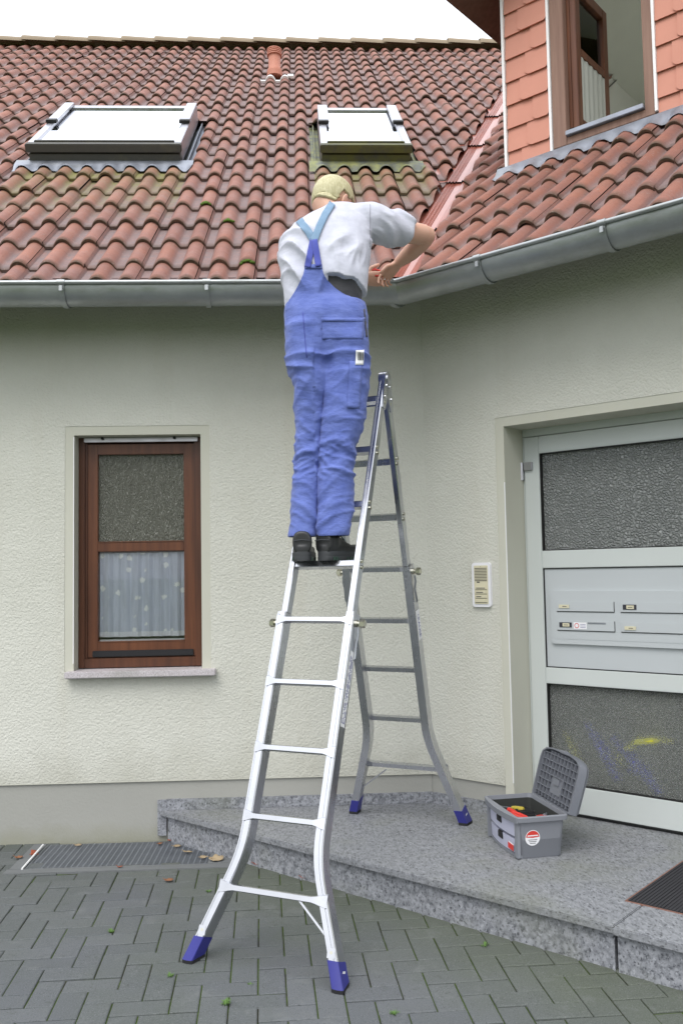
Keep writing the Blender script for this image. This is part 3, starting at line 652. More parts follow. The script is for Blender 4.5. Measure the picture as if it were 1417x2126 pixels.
# ---- skylights
def skylight(x0, x1, s0, s1, mossy, lab):
    a = MB(); fr_ = .06; b0, h1 = -.03, .115
    def bx(mb, xa, xb, sa_, sb_, ha, hb, ch=.004, mi=None): mb.cbox(LP(xa, sa_, ha), V((xb-xa, 0, 0)), LP(0, sb_, 0)-LP(0, sa_, 0), LP(0, 0, hb)-LP(0, 0, ha), ch, mi)
    bx(a, x0, x0+fr_, s0+.1, s1, b0, h1); bx(a, x1-fr_, x1, s0+.1, s1, b0, h1); bx(a, x0+fr_, x1-fr_, s1-.10, s1, b0, h1-.002)
    bx(a, x0, x0+.085, s0+.78, s1+.0, h1, h1+.022); bx(a, x1-.085, x1, s0+.78, s1, h1, h1+.022)
    sk_ = a.build('skylight', 'aluclad', house, 30); part_label(sk_, lab)
    c = MB(); bx(c, x0-.006, x1+.006, s0+.035, s0+.10, .055, h1+.002, .006); bx(c, x0+.05, x1-.05, s0+.1, s0+.13, .08, h1+.012, .004); bx(c, x0+.01, x1-.01, s0+.05, s0+.10, -.03, .044)
    c.build('lower_cover', M['mosscover'] if mossy else M['darkcover'], sk_, 30)
    e = MB(); bx(e, x0-.004, x0+.08, s0+.74, s0+.80, h1, h1+.026, .003); e.build('end_cap', 'black', sk_); e = MB(); bx(e, x1-.08, x1+.004, s0+.74, s0+.80, h1, h1+.026, .003); e.build('end_cap', 'black', sk_)
    p = MB(); bx(p, x0+fr_-.005, x1-fr_+.005, s0+.12, s1-.09, .085, .10, .001); p.build('pane', M['skyglass'], sk_)
    f = MB(); rr = []
    for k in range(64):
        xx = x0-.09+(x1-x0+.18)*k/63
        hh = -.043+.046*prof((xx-(-.965))/RWID+.28+ (0))+.004
        rr.append([LP(xx, 2.335+.005*sin(k), hh), LP(xx, 2.375, max(hh, hh*.8-.012)), LP(xx, s0-.03, -.014), LP(xx, s0+.06, -.004)])
    f.loft(rr, False, False)
    for xa, xb in ((x0-.075, x0), (x1, x1+.075)): f.quad(LP(xa, s0-.02, -.075), LP(xb, s0-.02, -.075), LP(xb, s1+.1, -.075), LP(xa, s1+.1, -.075)); bx(f, xa+.03 if xa > x0 else xa+.03, xa+.038, s0-.02, s1+.05, -.075, -.03, .002)
    f.quad(LP(x0-.075, s1, -.01), LP(x1+.075, s1, -.01), LP(x1+.075, s1+.14, -.05), LP(x0-.075, s1+.14, -.05))
    f.build('flashing', M['mossflash'] if mossy else 'lead', sk_, 40, False)
def mossmix(name, base, mossc, lo):
    m = mat(name, base, .6, .3); t = NT(m); t.color(t.mix(t.ramp(t.noise(9, 6, .7), [(lo, 0), (lo+.2, 1)]), base, mossc)); return m
M['mosscover'] = mossmix('mossy_cover', (.09, .09, .07), (.13, .13, .045), .38); M['darkcover'] = mossmix('dark_cover', (.085, .083, .075), (.11, .105, .08), .5)
M['mossflash'] = mossmix('algae_flashing', (.13, .14, .125), (.24, .25, .10), .40)
M['skyglass'] = mat('mirror_coated_skylight_glass', (.80, .82, .86), .04, 1.0, .5); 
skylight(*SKY[0], False, 'wider skylight on the left'); skylight(*SKY[1], True, 'narrower skylight with moss on its lower cover')

# ---- vent pipe
vp = MB(); b0 = LP(-.965, 6.17, -.02); vp.tube([b0, b0+Z*.06, b0+Z*.07], [.083, .083, .07], 20); vp.tube([b0+Z*.05, b0+Z*.08, b0+Z*.095, b0+Z*.24], [.076, .076, .066, .066], 20)
for k in range(4): vp.tube([b0+Z*(.235+.020*k), b0+Z*(.238+.020*k), b0+Z*(.249+.020*k)], [.07, .082, .082], 20)
vp.tube([b0+Z*.23, b0+Z*.315, b0+Z*.325], [.07, .07, .04], 20)
vpo = vp.build('vent_pipe', 'pipe', house, 40)
vf2 = MB(); rr = []
for k in range(40):
    xx = -1.12+.31*k/39; hh = -.040+.052*prof((xx+.965)/RWID+.28)+.004
    rr.append([LP(xx, 6.02, hh-.016), LP(xx, 6.02, hh+.004), LP(xx, 6.07, hh+.004)])
vf2.loft(rr, False, False); vf2.box(LP(-.82, 6.02, .0), (.06, 0, 0), LP(0, .1, 0)-LP(0, 0, 0), LP(0, 0, .02)-LP(0, 0, 0)); vf2.build('flashing', 'whitetrim', vpo, 40, False)

# ---- gutters
def gutter(P0, d, n, s0, s1, brackets, label, e0=None):
    mb = MB(); r = .094; rr = []
    base = lambda s: V(d)*s + V(n)*(OV-r-.006) + Z*(ZG-.012)
    ang_ = [pi+pi*k/20 for k in range(21)]
    tilt = tan(AN/2)
    for s, mit in ((s0, 0), (s1, 1)):
        ring = []
        for t in ang_:
            for_ = r*cos(t)                                    # along -n .. +n
            ring.append((for_, r*sin(t)))
        # mitre at the inner corner end
        def pt(s, o_, z, corner):
            off = OV-r-.006-o_
            ss = s
            if corner: ss = (-off*tilt) if d is DL else (off*tilt)
            return V(d)*ss + V(n)*off + Z*(ZG-.012+z)
        corner = (d is DL and mit == 1) or (d is DR and mit == 0)
        outer = [pt(s, -o, z, corner) for (o, z) in ring]; inner = [pt(s, -o*.965, z*.965+.0, corner) for (o, z) in ring][::-1]
        bead_ = [pt(s, -(r+.009+.011*cos(t)), .004+.011*sin(t), corner) for t in [2*pi*k/14 for k in range(14)]]
        rr.append((outer, inner, bead_))
    mb.loft([a[0]+a[1] for a in rr], True); mb.loft([a[2] for a in rr], True)
    g_ = mb.build('gutter', 'zinc', house, 40); part_label(g_, label)
    for s in brackets:
        b = MB(); w_ = .028
        for q in range(1):
            r2 = r+.004
            ring = [(r2*cos(t), r2*sin(t)) for t in [pi+.1+(pi-.15)*k/18 for k in range(19)]]
            rings = []
            for (o, z) in ring:
                c = V(d)*s + V(n)*(OV-r-.006+o*-1*-1) + Z*(ZG-.012+z)
                nn = V(n)*o/r2 + Z*z/r2
                rings.append([c-V(d)*w_/2, c+V(d)*w_/2, c+V(d)*w_/2+nn*.004, c-V(d)*w_/2+nn*.004])
            b.loft(rings, True)
            fr__ = V(n)*(OV+.003)+Z*(ZG-.008)+V(d)*s
            b.tube([fr__-V(d)*.02+V(n)*.0, fr__+V(d)*.02], .0150, 14)
            b.cbox(fr__-V(d)*.009+V(n)*.004-Z*.048, V(d)*.018, V(n)*.006, Z*.03, .002)
        b.build('gutter_bracket', 'zincdark' if False else 'zinc', g_, 40)
    return g_
gutter(None, DL, NL, XL, 0, (-2.735, -1.973, -1.21), 'zinc gutter along the left eave')
gutter(None, DR, NR, 0, SR, (.13, .716, 1.372, 2.03), 'zinc gutter rising to the right above the door')
# ------------------------------------------------------------------ dormer (part of the house)
def DW(s, z, off=0): return DR*s - NR*DD + NR*off + Z*z      # dormer front plane, off outwards
dm = MB(); DZT = 6.3; O0, O1, OZ0 = .549, 1.058, 4.262
P = DW
def dq(s0, s1, z0, z1, off=-.02): dm.quad(DW(s0, z0, off), DW(s1, z0, off), DW(s1, z1, off), DW(s0, z1, off))
dq(.122, O0, 4.0, DZT); dq(O1, 1.75, 4.0, DZT); dq(O0, O1, 4.0, OZ0); dq(1.75, 3.25, 4.0, 4.3); dq(1.75, 3.25, 5.8, DZT); dq(3.25, 3.6, 4.0, DZT)  # wide unglazed gap at the right added out of view to light the attic
dm.quad(DW(.122, 4, -.02), DW(.122, DZT, -.02), DW(.122, DZT, -3), DW(.122, 4, -3)); dm.quad(DW(3.6, 4, -.02), DW(3.6, DZT, -.02), DW(3.6, DZT, -3), DW(3.6, 4, -3))
dormer = dm.build('dormer', 'shingle', house, fixn=False); part_label(dormer, 'dormer clad in salmon shingles with an open window')
sh = MB(); rr_ = random.Random(5)
def shing(s0, s1, z, off, rd=.045):
    hgt = .205
    pts = [(s0, z+hgt), (s1, z+hgt), (s1, z+.02)]
    for k in range(5): t = k/4*pi/2; pts.append((s1-.02+.02*cos(t), z+.02-.02*sin(t)))
    for k in range(8): t = -pi/2-k/7*pi/2; pts.append((s0+rd+rd*cos(t), z+rd*.8+rd*.8*sin(t)))
    def q(s, zz): return DW(s, zz, -.012+.020*(1-(zz-z)/hgt)+off)
    poly = [q(a, b) for a, b in pts]; sh.prism(poly, NR*.007)
zc = 4.2
for r in range(13):
    z = 4.105+.159*r
    o_ = [.0, .045, .09][r % 3]
    shing(.128, .40, z+rr_.gauss(0, .001), 0, .004); shing(.128+.10+o_, .437, z-.003+rr_.gauss(0, .001), .008)
sh.build('shingles', 'shingle', dormer); sh = MB()
for r in range(13):
    z = 4.105+.159*r; o_ = [.0, .045, .09][r % 3]
    shing(1.139, 1.3, z, 0, .004); shing(1.139+.13-o_*.4, 1.139+.40, z-.003, .008)
sh.build('shingles', 'shingle', dormer)
for q_ in ((.106, 4.13, .018), (.438, 4.16, .016), (1.122, 4.19, .016)):
    tr = MB(); tr.box(DW(q_[0], q_[1], -.015), DR*q_[2], NR*.037, Z*2.1); tr.build('trim', 'whitetrim', dormer)
fb = MB(); fb.cbox(DW(.456, 4.178, -.06), DR*(.549-.456), NR*.07, Z*2.0, .003); fb.cbox(DW(1.058, 4.178, -.06), DR*.062, NR*.07, Z*2.0, .003); fb.cbox(DW(.549, 4.178, -.06), DR*(1.058-.549), NR*.068, Z*.05, .003)
dwin = fb.build('window', 'woodpale', dormer, 30)
ws = MB(); ws.cbox(DW(.552, 4.229, -.05), DR*.504, NR*.085, Z*.03, .003); ws.build('window_sill', 'lead', dormer)
ff = MB(); ff.cbox(DW(.549, 4.26, -.10), DR*.012, NR*.05, Z*1.9, .003); ff.cbox(DW(1.042, 4.26, -.10), DR*.016, NR*.06, Z*1.9, .003); ff.build('window_frame', 'woodred', dormer, 30)
# the casement, swung inwards a right angle
cs = MB(); IN = -NR
def CS(a, z, t=0): return DW(.562+t, z, -.045) + IN*a
def csb(mb, a0, a1, z0, z1, t0, t1, ch=.003, mi=None): mb.cbox(CS(a0, z0, t0), IN*(a1-a0), DR*(t1-t0), Z*(z1-z0), ch, mi)
zb, zt = 4.30, 5.28
csb(cs, 0, .065, zb, zt, 0, .05); csb(cs, .42, .485, zb, zt, 0, .05); csb(cs, .065, .42, zb, zb+.07, 0, .05); csb(cs, .065, .42, zt-.07, zt, 0, .05); csb(cs, .065, .42, 4.79, 4.845, 0, .05)
csb(cs, -.006, -.0005, zb, zt, -.012, .012, mi=0)
cas = cs.build('casement', ['woodred', 'rubber'], dormer, 30)
gq = MB(); csb(gq, .06, .425, zb+.06, zt-.06, .022, .027, .001); gq.build('pane', M['glass'], dormer)
cu3 = MB(); rings = [[CS(.07+.35*k/40, z, .045+.0035*sin(k*.8)) for z in (4.36, 4.5, 4.66, 4.79)] for k in range(41)]; cu3.loft(rings, False, False)
M['lacegrey'] = mat('greyish_net', (.42, .43, .39), .9)
tag(cu3.build('net_curtain', 'lacegrey', None, True, False), 'short net curtain on the lower half of the opened dormer casement', 'curtain')
ro = MB(); ro.box(DW(.13, 3.9, -.14), DR*3.4, IN*2.2, Z*2.0); ro.f = [f for q, f in enumerate(ro.f) if q not in (1, 2)]; ro.mi = ro.mi[:4]; lz = lambda q: 5.36+1.2*(q+.19)/2.02-.05  # no flat ceiling, so daylight from the opened slope reaches the room
ro.quad(DW(.131, lz(.131), -.142), DW(1.9, lz(1.9), -.142), DW(1.9, lz(1.9), -2.339), DW(.131, lz(.131), -2.339))
for a_ in ((.13, O0, 3.9, 5.9), (O1, 1.75, 3.9, 5.9), (1.75, 3.25, 3.9, 4.3), (1.75, 3.25, 5.8, 5.9), (3.25, 3.53, 3.9, 5.9)): ro.quad(DW(a_[0], a_[2], -.141), DW(a_[1], a_[2], -.141), DW(a_[1], a_[3], -.141), DW(a_[0], a_[3], -.141))
ro.build('attic_room', 'atticroom', house, fixn=False)
lb = MB(); 
lc = DW(.95, 5.15, -.5); lb.tube([lc+Z*.6, lc], .004, 6); lb.ball(lc-Z*.03, .03, .03, .04, n=8); lb.tube([lc, lc-Z*.05+DR*.03, lc-Z*.11+DR*.035], .005, 6, mi=1); lb.tube([lc, lc-Z*.06-DR*.03, lc-Z*.13-DR*.04], .005, 6, mi=1)
tag(lb.build('lamp_pendant', ['ink', 'white'], None, True), 'bare white pendant fitting hanging in the attic room behind the dormer casement', 'lamp')
# dormer roof: gable with a boarded overhang
dr_ = MB(); ez = 5.36; ap = 1.83
for sg, s_ed in ((-1, -.19), (1, 3.85)):
    a, b = DW(s_ed, ez, .45), DW(ap, ez+1.2, .45); ln = IN*4
    L4 = lambda u, v, h=0: a+(b-a)*u+ln*v+Z*h
    holes = [(0, 1, 0, 1)] if sg < 0 else [(0, .12, 0, 1), (.88, 1, 0, 1), (.12, .88, 0, .16), (.12, .88, .62, 1)]  # unseen right slope left open in the middle to light the attic room
    for u0, u1, v0, v1 in holes:
        for h_ in (0, .14): dr_.quad(L4(u0, v0, h_), L4(u1, v0, h_), L4(u1, v1, h_), L4(u0, v1, h_))
    dr_.quad(L4(0, 0), L4(0, 0), L4(0, 0), L4(0, 0)) if False else None; dr_.quad(a, b, b+Z*.14, a+Z*.14); dr_.quad(a, a+Z*.14, a+ln+Z*.14, a+ln)
dr_.build('dormer_roof', 'soffit', dormer, fixn=False)
# lead apron at the foot of the dormer
la = MB(); rr = []
for k in range(240):
    s = .06+3.6*k/239
    hh = -.040+.034*prof((s-1.172)/RWID+.28)+.003
    sl_ = (DD+OV-.03)/cos(TH)
    rr.append([RP(s, sl_-.13+.015*sin(s*9)+.006*sin(k*1.7), hh+.006), RP(s, sl_-.07, max(hh, -.025)+.006), RP(s, sl_-.005, .012), DW(s, 4.17+.004*sin(k*.7), .012)])
la.loft(rr, False, False); la.build('lead_apron', 'lead', dormer, 50, False)

# ------------------------------------------------------------------ light-well grate
gt = thing('light_well_grate', 'galvanised steel grating over the light well at the foot of the wall', 'grate', ((GR['x0']+GR['x1'])/2, -.2, 0))
b = MB(); x0, x1, y0, y1 = GR['x0'], GR['x1'], GR['y0'], GR['y1']
for k in range(26): y = y0+.008+(y1-y0-.016)*k/25; b.box((x0, y-.0022, -.022), (x1-x0, 0, 0), (0, .0044, 0), (0, 0, .022))
for k in range(31): x = x0+.01+(x1-x0-.02)*k/30; b.box((x-.0035, y0, -.016), (.007, 0, 0), (0, y1-y0, 0), (0, 0, .015))
b.build('grating', 'steel', gt)
b = MB(); b.box((x0-.012, y0-.014, -.03), (x1-x0+.024, 0, 0), (0, .012, 0), (0, 0, .031)); b.box((x0-.012, y0, -.03), (.01, 0, 0), (0, y1-y0, 0), (0, 0, .031)); b.build('frame', 'steel', gt)
b = MB(); b.quad((x0, y0, -.033), (x1+.12, y0, -.033), (x1+.12, y1+.02, -.033), (x0, y1+.02, -.033)); b.build('shaft', 'dark', gt)  # flat dark sheet close under the bars, painting in the pit's shade
b = MB(); b.cbox((x0-.10, y0-.085, -.03), (x1-x0+.30, 0, 0), (0, .070, 0), (0, 0, .0345), .003); b.cbox((x0-.09, y0-.0145, -.03), (.077, 0, 0), (0, y1-y0+.02, 0), (0, 0, .034), .003); b.cbox((x1+.002, y0-.0145, -.03), (.14, 0, 0), (0, y1-y0+.02, 0), (0, 0, .0335), .003)
b.build('concrete_edging', painted('concrete_edging', (.135, .142, .145), .9, .25), gt)

# ------------------------------------------------------------------ ladder
LF, LR_, LA = V((-.888, -1.746, 0)), V((-.173, -.311, ZP)), V((-.46, -.915, 2.43))
LU = V((.889, -.458, 0)).normalized()
ladder = thing('ladder', 'aluminium multi purpose folding ladder with blue feet, standing over the edge of the step', 'ladder', LF)
def ladder_side(base, sg, rungs_out, rungs_in, kink, foot_z):
    up = LA-base; up = (up-LU*up.dot(LU)); L = up.length; up.normalize(); nf = LU.cross(up).normalized()
    if sg < 0: nf = -nf
    mid = base + LU*0
    drift = (LA-base).dot(LU)/L
    def P(lat, w_, dep): return mid + LU*(lat+drift*w_) + up*w_ + nf*dep
    def latw(w_):                                     # centre of the outer stile: flared legs
        if w_ >= kink+.09: return .165
        t = kink+.09-w_; k = .155/kink
        return .165 + (k*.5*t*t/.18 if t < .18 else k*(t-.09))
    for s_ in (-1, 1):
        # outer stile
        ws = [.07, .2, .3, kink-.12, kink-.07, kink-.03, kink, kink+.03, kink+.06, kink+.1, .8, 1.1, 1.41]
        rings = []
        hw, dp = .0205, .032
        for w_ in ws:
            c = latw(w_)
            sec = [(-hw, -dp), (hw, -dp), (hw, dp-.006), (hw-.004, dp), (hw*.55, dp), (hw*.47, dp-.0025), (hw*.23, dp-.0025), (hw*.15, dp), (-hw+.004, dp), (-hw, dp-.006)]
            rings.append([P(s_*(c+a), w_, b_) for a, b_ in sec])
        mb = MB(); mb.loft(rings); so_ = mb.build('outer_stile', 'alu', ladder, 25)
        # inner stile
        mb = MB(); hw2, dp2 = .0145, .024
        sec = [(-hw2, -dp2+.003), (-hw2+.003, -dp2), (hw2-.003, -dp2), (hw2, -dp2+.003), (hw2, dp2-.003), (hw2-.003, dp2), (hw2*.3, dp2), (hw2*.2, dp2-.002), (-hw2*.2, dp2-.002), (-hw2*.3, dp2), (-hw2+.003, dp2), (-hw2, dp2-.003)]
        mb.loft([[P(s_*(.158+a), w_, b_-.002) for a, b_ in sec] for w_ in (1.412, 1.8, 2.2, L-.05, L-.02)]); mb.build('inner_stile', 'alu', ladder, 25)
        # blue foot
        mb = MB(); rings = []
        for w_, g_ in ((.090, .002), (.06, .002), (.02, .003)):
            c = latw(w_); rings.append([P(s_*(c+a), w_, b_) for a, b_ in [(-hw-g_, -dp-g_), (hw+g_, -dp-g_), (hw+g_, dp), (hw, dp+g_), (0, dp+g_+.003), (-hw, dp+g_), (-hw-g_, dp)]])
        last = []
        for q, p in zip(rings[-1], rings[-2]):
            d = (q-p).normalized(); last.append(q + d*((foot_z+.014-q.z)/d.z))
        mb.loft(rings[:-1]+[last]); ft = mb.build('foot', 'blue', ladder, 30)
        rb = MB(); rb.loft([last, [V((q.x, q.y, foot_z)) for q in last]]); rb.build('rubber_sole', 'rubber', ft)
        if (sg > 0 and s_ > 0) or (sg < 0 and s_ > 0):
            mk = MB()
            for k in range(2): mk.box(P(s_*(latw(.06)+hw+.0042), .035+.016*k, -.012), up*.010, nf*.022, LU*s_*.0006)
            mk.build('mark', 'paper', ft)
        rv = MB(); rv.cyl(P(s_*latw(.115), .115, dp-.001), nf, .006, .003, 12); rv.build('rivet', 'bolt', ladder)
        tb = MB(); tb.cbox(P(s_*latw(.115)-.016, .096, dp-.001), LU*.032, up*.035, nf*.0025, .001); tb.build('foot_tab', 'alu', ladder)
        # flat strut from the lowest rung to the leg
        if s_ == sg:
            st = MB(); st.loft([[P(s_*.10+a, .275, b_) for a, b_ in ((-.006, -.004), (.006, -.004), (.006, .004), (-.006, .004))], [P(s_*(latw(.16)-.026)+a, .165, b_) for a, b_ in ((-.006, -.004), (.006, -.004), (.006, .004), (-.006, .004))]]); st.build('strut', 'alu', ladder)
        # locking bolt and lever
        bt = MB(); wb = rungs_out[-1]-.008
        p0 = P(s_*.1855, wb, 0); ax = LU*s_; bt.tube([p0, p0+ax*.010, p0+ax*.011, p0+ax*.02], [.015, .015, .011, .011], 16); bt.tube([p0+ax*.02, p0+ax*.0205, p0+ax*.040, p0+ax*.043], [.012, .019, .019, .015], 6); bt.build('locking_bolt', 'bolt', ladder, 30)
        lv = MB(); lv.tube([P(s_*.196, wb-.02, -.005), P(s_*.199, wb-.05, -.008), P(s_*.192, wb-.085, -.016), P(s_*.196, wb-.15, -.012), P(s_*.190, wb-.155, -.012)], .0045, 8); lv.build('lever', 'steel', ladder, True)
        for w_ in rungs_in:
            for q in (.012, -.012):
                bh = MB(); bh.tube([P(s_*.1725, w_+q, -.004+q*.5), P(s_*.1785, w_+q, -.004+q*.5), P(s_*.1795, w_+q, -.004+q*.5)], [.0085, .0085, .005], 12); bh.build('bolt_head', 'bolt', ladder, 30)
    for w_ in rungs_out:
        mb = MB(); half = latw(w_)+.0185; rings = []
        d0 = .032
        for t in (-1, -.95, -.9, -.85, -.8, -.72, -.6, 0, .6, .72, .8, .85, .9, .95, 1):
            k = max(0, (abs(t)-.70)/.30); k = k*k*(3-2*k); h = .0125+.013*k; de = .024*(1-.6*k)
            c = half*t
            rings.append([P(c, w_-h, d0-.003), P(c, w_-h+.003, d0+.0005+.006*(1-k)-.0), P(c, w_+h-.004, d0+.006*(1-k)+.0012), P(c, w_+h, d0-.002), P(c, w_+h-.001, d0-de), P(c, w_-h+.001, d0-de)])
        mb.loft(rings); mb.build('rung', 'alu', ladder, 30)
    for w_ in rungs_in:
        mb = MB(); h = .015
        mb.loft([[P(t*.146, w_-h, -.018), P(t*.146, w_-h, .014), P(t*.146, w_-h+.003, .017), P(t*.146, w_+h-.008, .017), P(t*.146, w_+h-.007, .015), P(t*.146, w_+h-.004, .015), P(t*.146, w_+h-.003, .017), P(t*.146, w_+h, .014), P(t*.146, w_+h, -.018)] for t in (-1, 1)]); mb.build('rung', 'alu', ladder, 25)
    return P, nf, up, L
PF, NF, UF, LLF = ladder_side(LF, 1, [.28, .552, .824, 1.10, 1.374], [1.637, 1.922, 2.2, 2.47], .42, 0)
PR_, NRr, UR, LLR = ladder_side(LR_, -1, [.295, .567, .845, 1.112, 1.386], [1.661, 1.939, 2.23], .48, ZP)
for s_ in (-1, 1):                                            # hinge at the top
    h = MB(); c = LA + LU*(s_*.158); ax = LU*s_
    a1, a2 = -UF, -UR
    h.tube([c-ax*.017-V((0, 0, .02)), c+ax*.021-V((0, 0, .02))], .036, 24); h.tube([c+ax*.02-V((0, 0, .02)), c+ax*.026-V((0, 0, .02)), c+ax*.028-V((0, 0, .02))], [.022, .022, .014], 20)
    for a_ in (a1, a2):
        n_ = a_.cross(LU).normalized(); p = c-V((0, 0, .02))
        h.prism([p+n_*.034, p+a_*.10+n_*.027, p+a_*.16+n_*.015, p+a_*.16-n_*.015, p+a_*.10-n_*.027, p-n_*.034], ax*.0195)
    for a_ in (a1, a2):
        for q in (.06, .12): h.tube([c+a_*q+ax*.019, c+a_*q+ax*.025], [.008, .006], 12)
    h.build('hinge', 'alu', ladder, 30)
lbm = MB(); p = PR_(.165+.0233, 1.20, .0); yd = -UR
lbm.quad(*[PR_(.165+.0209, w_, d_) for w_, d_ in ((1.02, -.024), (1.175, -.024), (1.175, .026), (1.02, .026))])
text_mesh('KRAUSE', .036, PR_(.1864, 1.0975, .001), yd, NRr*1.0, 1, lbm); lb2 = lbm.build('label', ['paper', 'inkblue'], ladder, fixn=False)
lbm = MB(); lbm.quad(*[PF(.165+.0209, w_, d_) for w_, d_ in ((.93, -.022), (1.245, -.022), (1.245, .018), (.93, .018))])
rr_ = random.Random(3)
for k in range(56):
    w_ = .945+.0052*k
    if w_ > 1.225: break
    for d_ in (-.016, -.006, .004): 
        if rr_.random() < .62: lbm.quad(*[PF(.165+.0214, a, b_) for a, b_ in ((w_, d_), (w_+.0036, d_), (w_+.0036, d_+.007), (w_, d_+.007))], mi=1)
lbm.build('label', ['paper', 'inkblue'], ladder, fixn=False)

# ------------------------------------------------------------------ toolbox
bL = V((-.155, .988, 0)).normalized(); bS = V((bL.y, -bL.x, 0)); bc = V((.325, -.855, ZP))
tbx = thing('toolbox', 'grey plastic toolbox with two pale drawers and its lid open, standing by the door', 'toolbox', bc)
def TB(a, b_, z): return bc + bL*a + bS*b_ + Z*z
def tbring(a, b_, z, r=.02, bow=0, n=4):
    pts = []
    for cx_, cy_, t0 in ((a-r, b_-r, 0), (-a+r, b_-r, pi/2), (-a+r, -b_+r, pi), (a-r, -b_+r, 3*pi/2)):
        for k in range(n+1): t = t0+pi/2*k/n; pts.append(TB(cx_+r*cos(t), cy_+r*sin(t), z))
    return pts
b = MB(); out = [(.178, .098, .0), (.182, .102, .006), (.197, .112, .165), (.199, .114, .168), (.212, .126, .170), (.214, .128, .190), (.21, .124, .194), (.204, .118, .194), (.199, .113, .17), (.19, .105, .085)]
b.loft([tbring(*o_) for o_ in out], True); b.build('body', 'boxgrey', tbx, 35)
tr_ = MB(); tr_.loft([tbring(.19, .106, .11), tbring(.196, .112, .176)], False); tr_.prism(tbring(.19, .106, .108), Z*.003); tr_.build('tray', 'dark', tbx, 35)
for k, z0 in enumerate((.018, .094)):
    d = MB(); rings = []
    for q in range(13):
        a = -.165+.33*q/12; bw = .016*(1-(a/.165)**2)
        off = lambda z: -(.103+.0105*(z/.165))-.002-bw
        rings.append([TB(a, off(z0), z0), TB(a, off(z0+.062), z0+.062), TB(a, off(z0+.062)+.03, z0+.062), TB(a, off(z0)+.03, z0)])
    d.loft(rings); dro = d.build('drawer', 'boxpale', tbx, 35)
    l = MB(); o_ = -(.103+.0105*(z0/.165))-.002-.016; l.cbox(TB(-.028, o_-.007, z0+.03), bL*.056, bS*.012, Z*.034, .003); l.cbox(TB(-.02, o_-.010, z0+.05), bL*.04, bS*.006, Z*.010, .002); l.build('latch', 'rubber', dro, 30)
    if k == 0:
        l = MB(); l.quad(*[TB(a, o_+.005-.004, z) for a, z in ((-.15, .03), (-.09, .03), (-.09, .06), (-.15, .06))]); l.box(TB(-.15, o_-.001, .028), bL*.065, bS*.0012, Z*.026, 1); l.build('sticker', ['paper', 'inkred'], dro)
fr_ = MB()
for a in (-.178, .178): fr_.cbox(TB(a-.014, -.122, .004), bL*.028, bS*.02, Z*.166, .004)
rings = []
for q in range(13):
    a = -.18+.36*q/12; bw = .016*(1-(a/.18)**2); rings.append([TB(a, -.107-bw, .002), TB(a, -.108-bw, .016), TB(a, -.09, .016), TB(a, -.09, .002)])
fr_.loft(rings); fr_.build('drawer_frame', 'boxgrey', tbx, 35)
hd = MB()
rings = []
for q in range(17):
    a = -.205+.41*q/16; bw = .022*(1-(a/.205)**2); rings.append([TB(a, -.124-bw, .164), TB(a, -.128-bw, .192), TB(a, -.12, .195), TB(a, -.12, .164)])
hd.loft(rings); hd.build('rim', 'boxgrey', tbx, 35)
sk2 = MB(); cc = TB(-.1895, .0-.045, .095); nn = -(bL*1.0)+Z*-.09; nn.normalize(); vx = bS; vz = (Z-nn*Z.dot(nn)).normalized()
cc = cc-bL*.0035
def disc(mb, c, r, t0, t1, off, mi): mb.add([c+nn*off]+arc(c+nn*off, vx, vz, r, t0, t1, 24), [(0, i, i+1) for i in range(1, 25)], mi)
disc(sk2, cc, .036, 0, 2*pi, .0004, 0); disc(sk2, cc, .033, .12, pi-.12, .001, 1)
for k in range(3): sk2.quad(*[cc+nn*.0014+vx*a+vz*z for a, z in ((-.022+.004*k, -.010-.008*k), (.022-.004*k, -.010-.008*k), (.022-.004*k, -.0075-.008*k), (-.022+.004*k, -.0075-.008*k))], mi=2)
sk2.quad(*[cc+nn*.0014+vx*a+vz*z for a, z in ((-.026, .008), (.026, .008), (.026, .013), (-.026, .013))], mi=0)
sk2.build('round_sticker', ['paper', 'inkred', 'ink'], tbx, fixn=False)
la_ = R_(17); lu = (Z*cos(la_)+bS*sin(la_)).normalized(); ln = (bS*cos(la_)-Z*sin(la_)).normalized()
h0 = TB(0, .128, .192)
def LDp(a, v, d): return h0 + bL*a + lu*v + ln*d                # lid: along, up, outwards
outl = [(-.212, .0), (.212, .0), (.218, .19), (.208, .222), (.17, .243), (.10, .252), (-.10, .252), (-.17, .243), (-.208, .222), (-.218, .19)]
ld = MB()
def lring(sc_, d): return [LDp(a*sc_, .125+(v-.125)*sc_, d) for a, v in outl]
ld.loft([lring(.955, -.002), lring(1, -.002), lring(1, .036), lring(.93, .052)], False); ld.prism(lring(.93, .052), ln*.003); ld.prism(lring(.955, .0), ln*.0) if False else None
ld.loft([lring(.955, -.002), lring(.94, .036), lring(.90, .046)], False); ld.prism(lring(.90, .046), ln*.002)
lid = ld.build('lid', 'lidgrey', tbx, 35)
rb = MB()
for k in range(11):
    a = -.19+.38*k/10; top = .238 if abs(a) < .15 else .22
    segs = [(.012, top)]
    if abs(a) < .06: segs = [(.012, .045), (.13, top)]
    for v0, v1 in segs: rb.box(LDp(a-.0015, v0, .002+.012*(k % 2 == 0)*0), bL*.003, lu*(v1-v0), ln*.042)
for v in (.03, .062, .094, .126, .158, .19, .222):
    half = .2 if v < .2 else .185
    for a0, a1 in ([(-half, half)] if not .05 < v < .125 else [(-half, -.062), (.062, half)]): rb.box(LDp(a0, v-.0015, .004), bL*(a1-a0), lu*.003, ln*.040)
rb.box(LDp(-.06, .045, .012), bL*.12, lu*.085, ln*.03); rb.box(LDp(-.03, .09, .006), bL*.06, lu*.03, ln*.01); rb.build('rib_grid', 'lidgrey', lid)
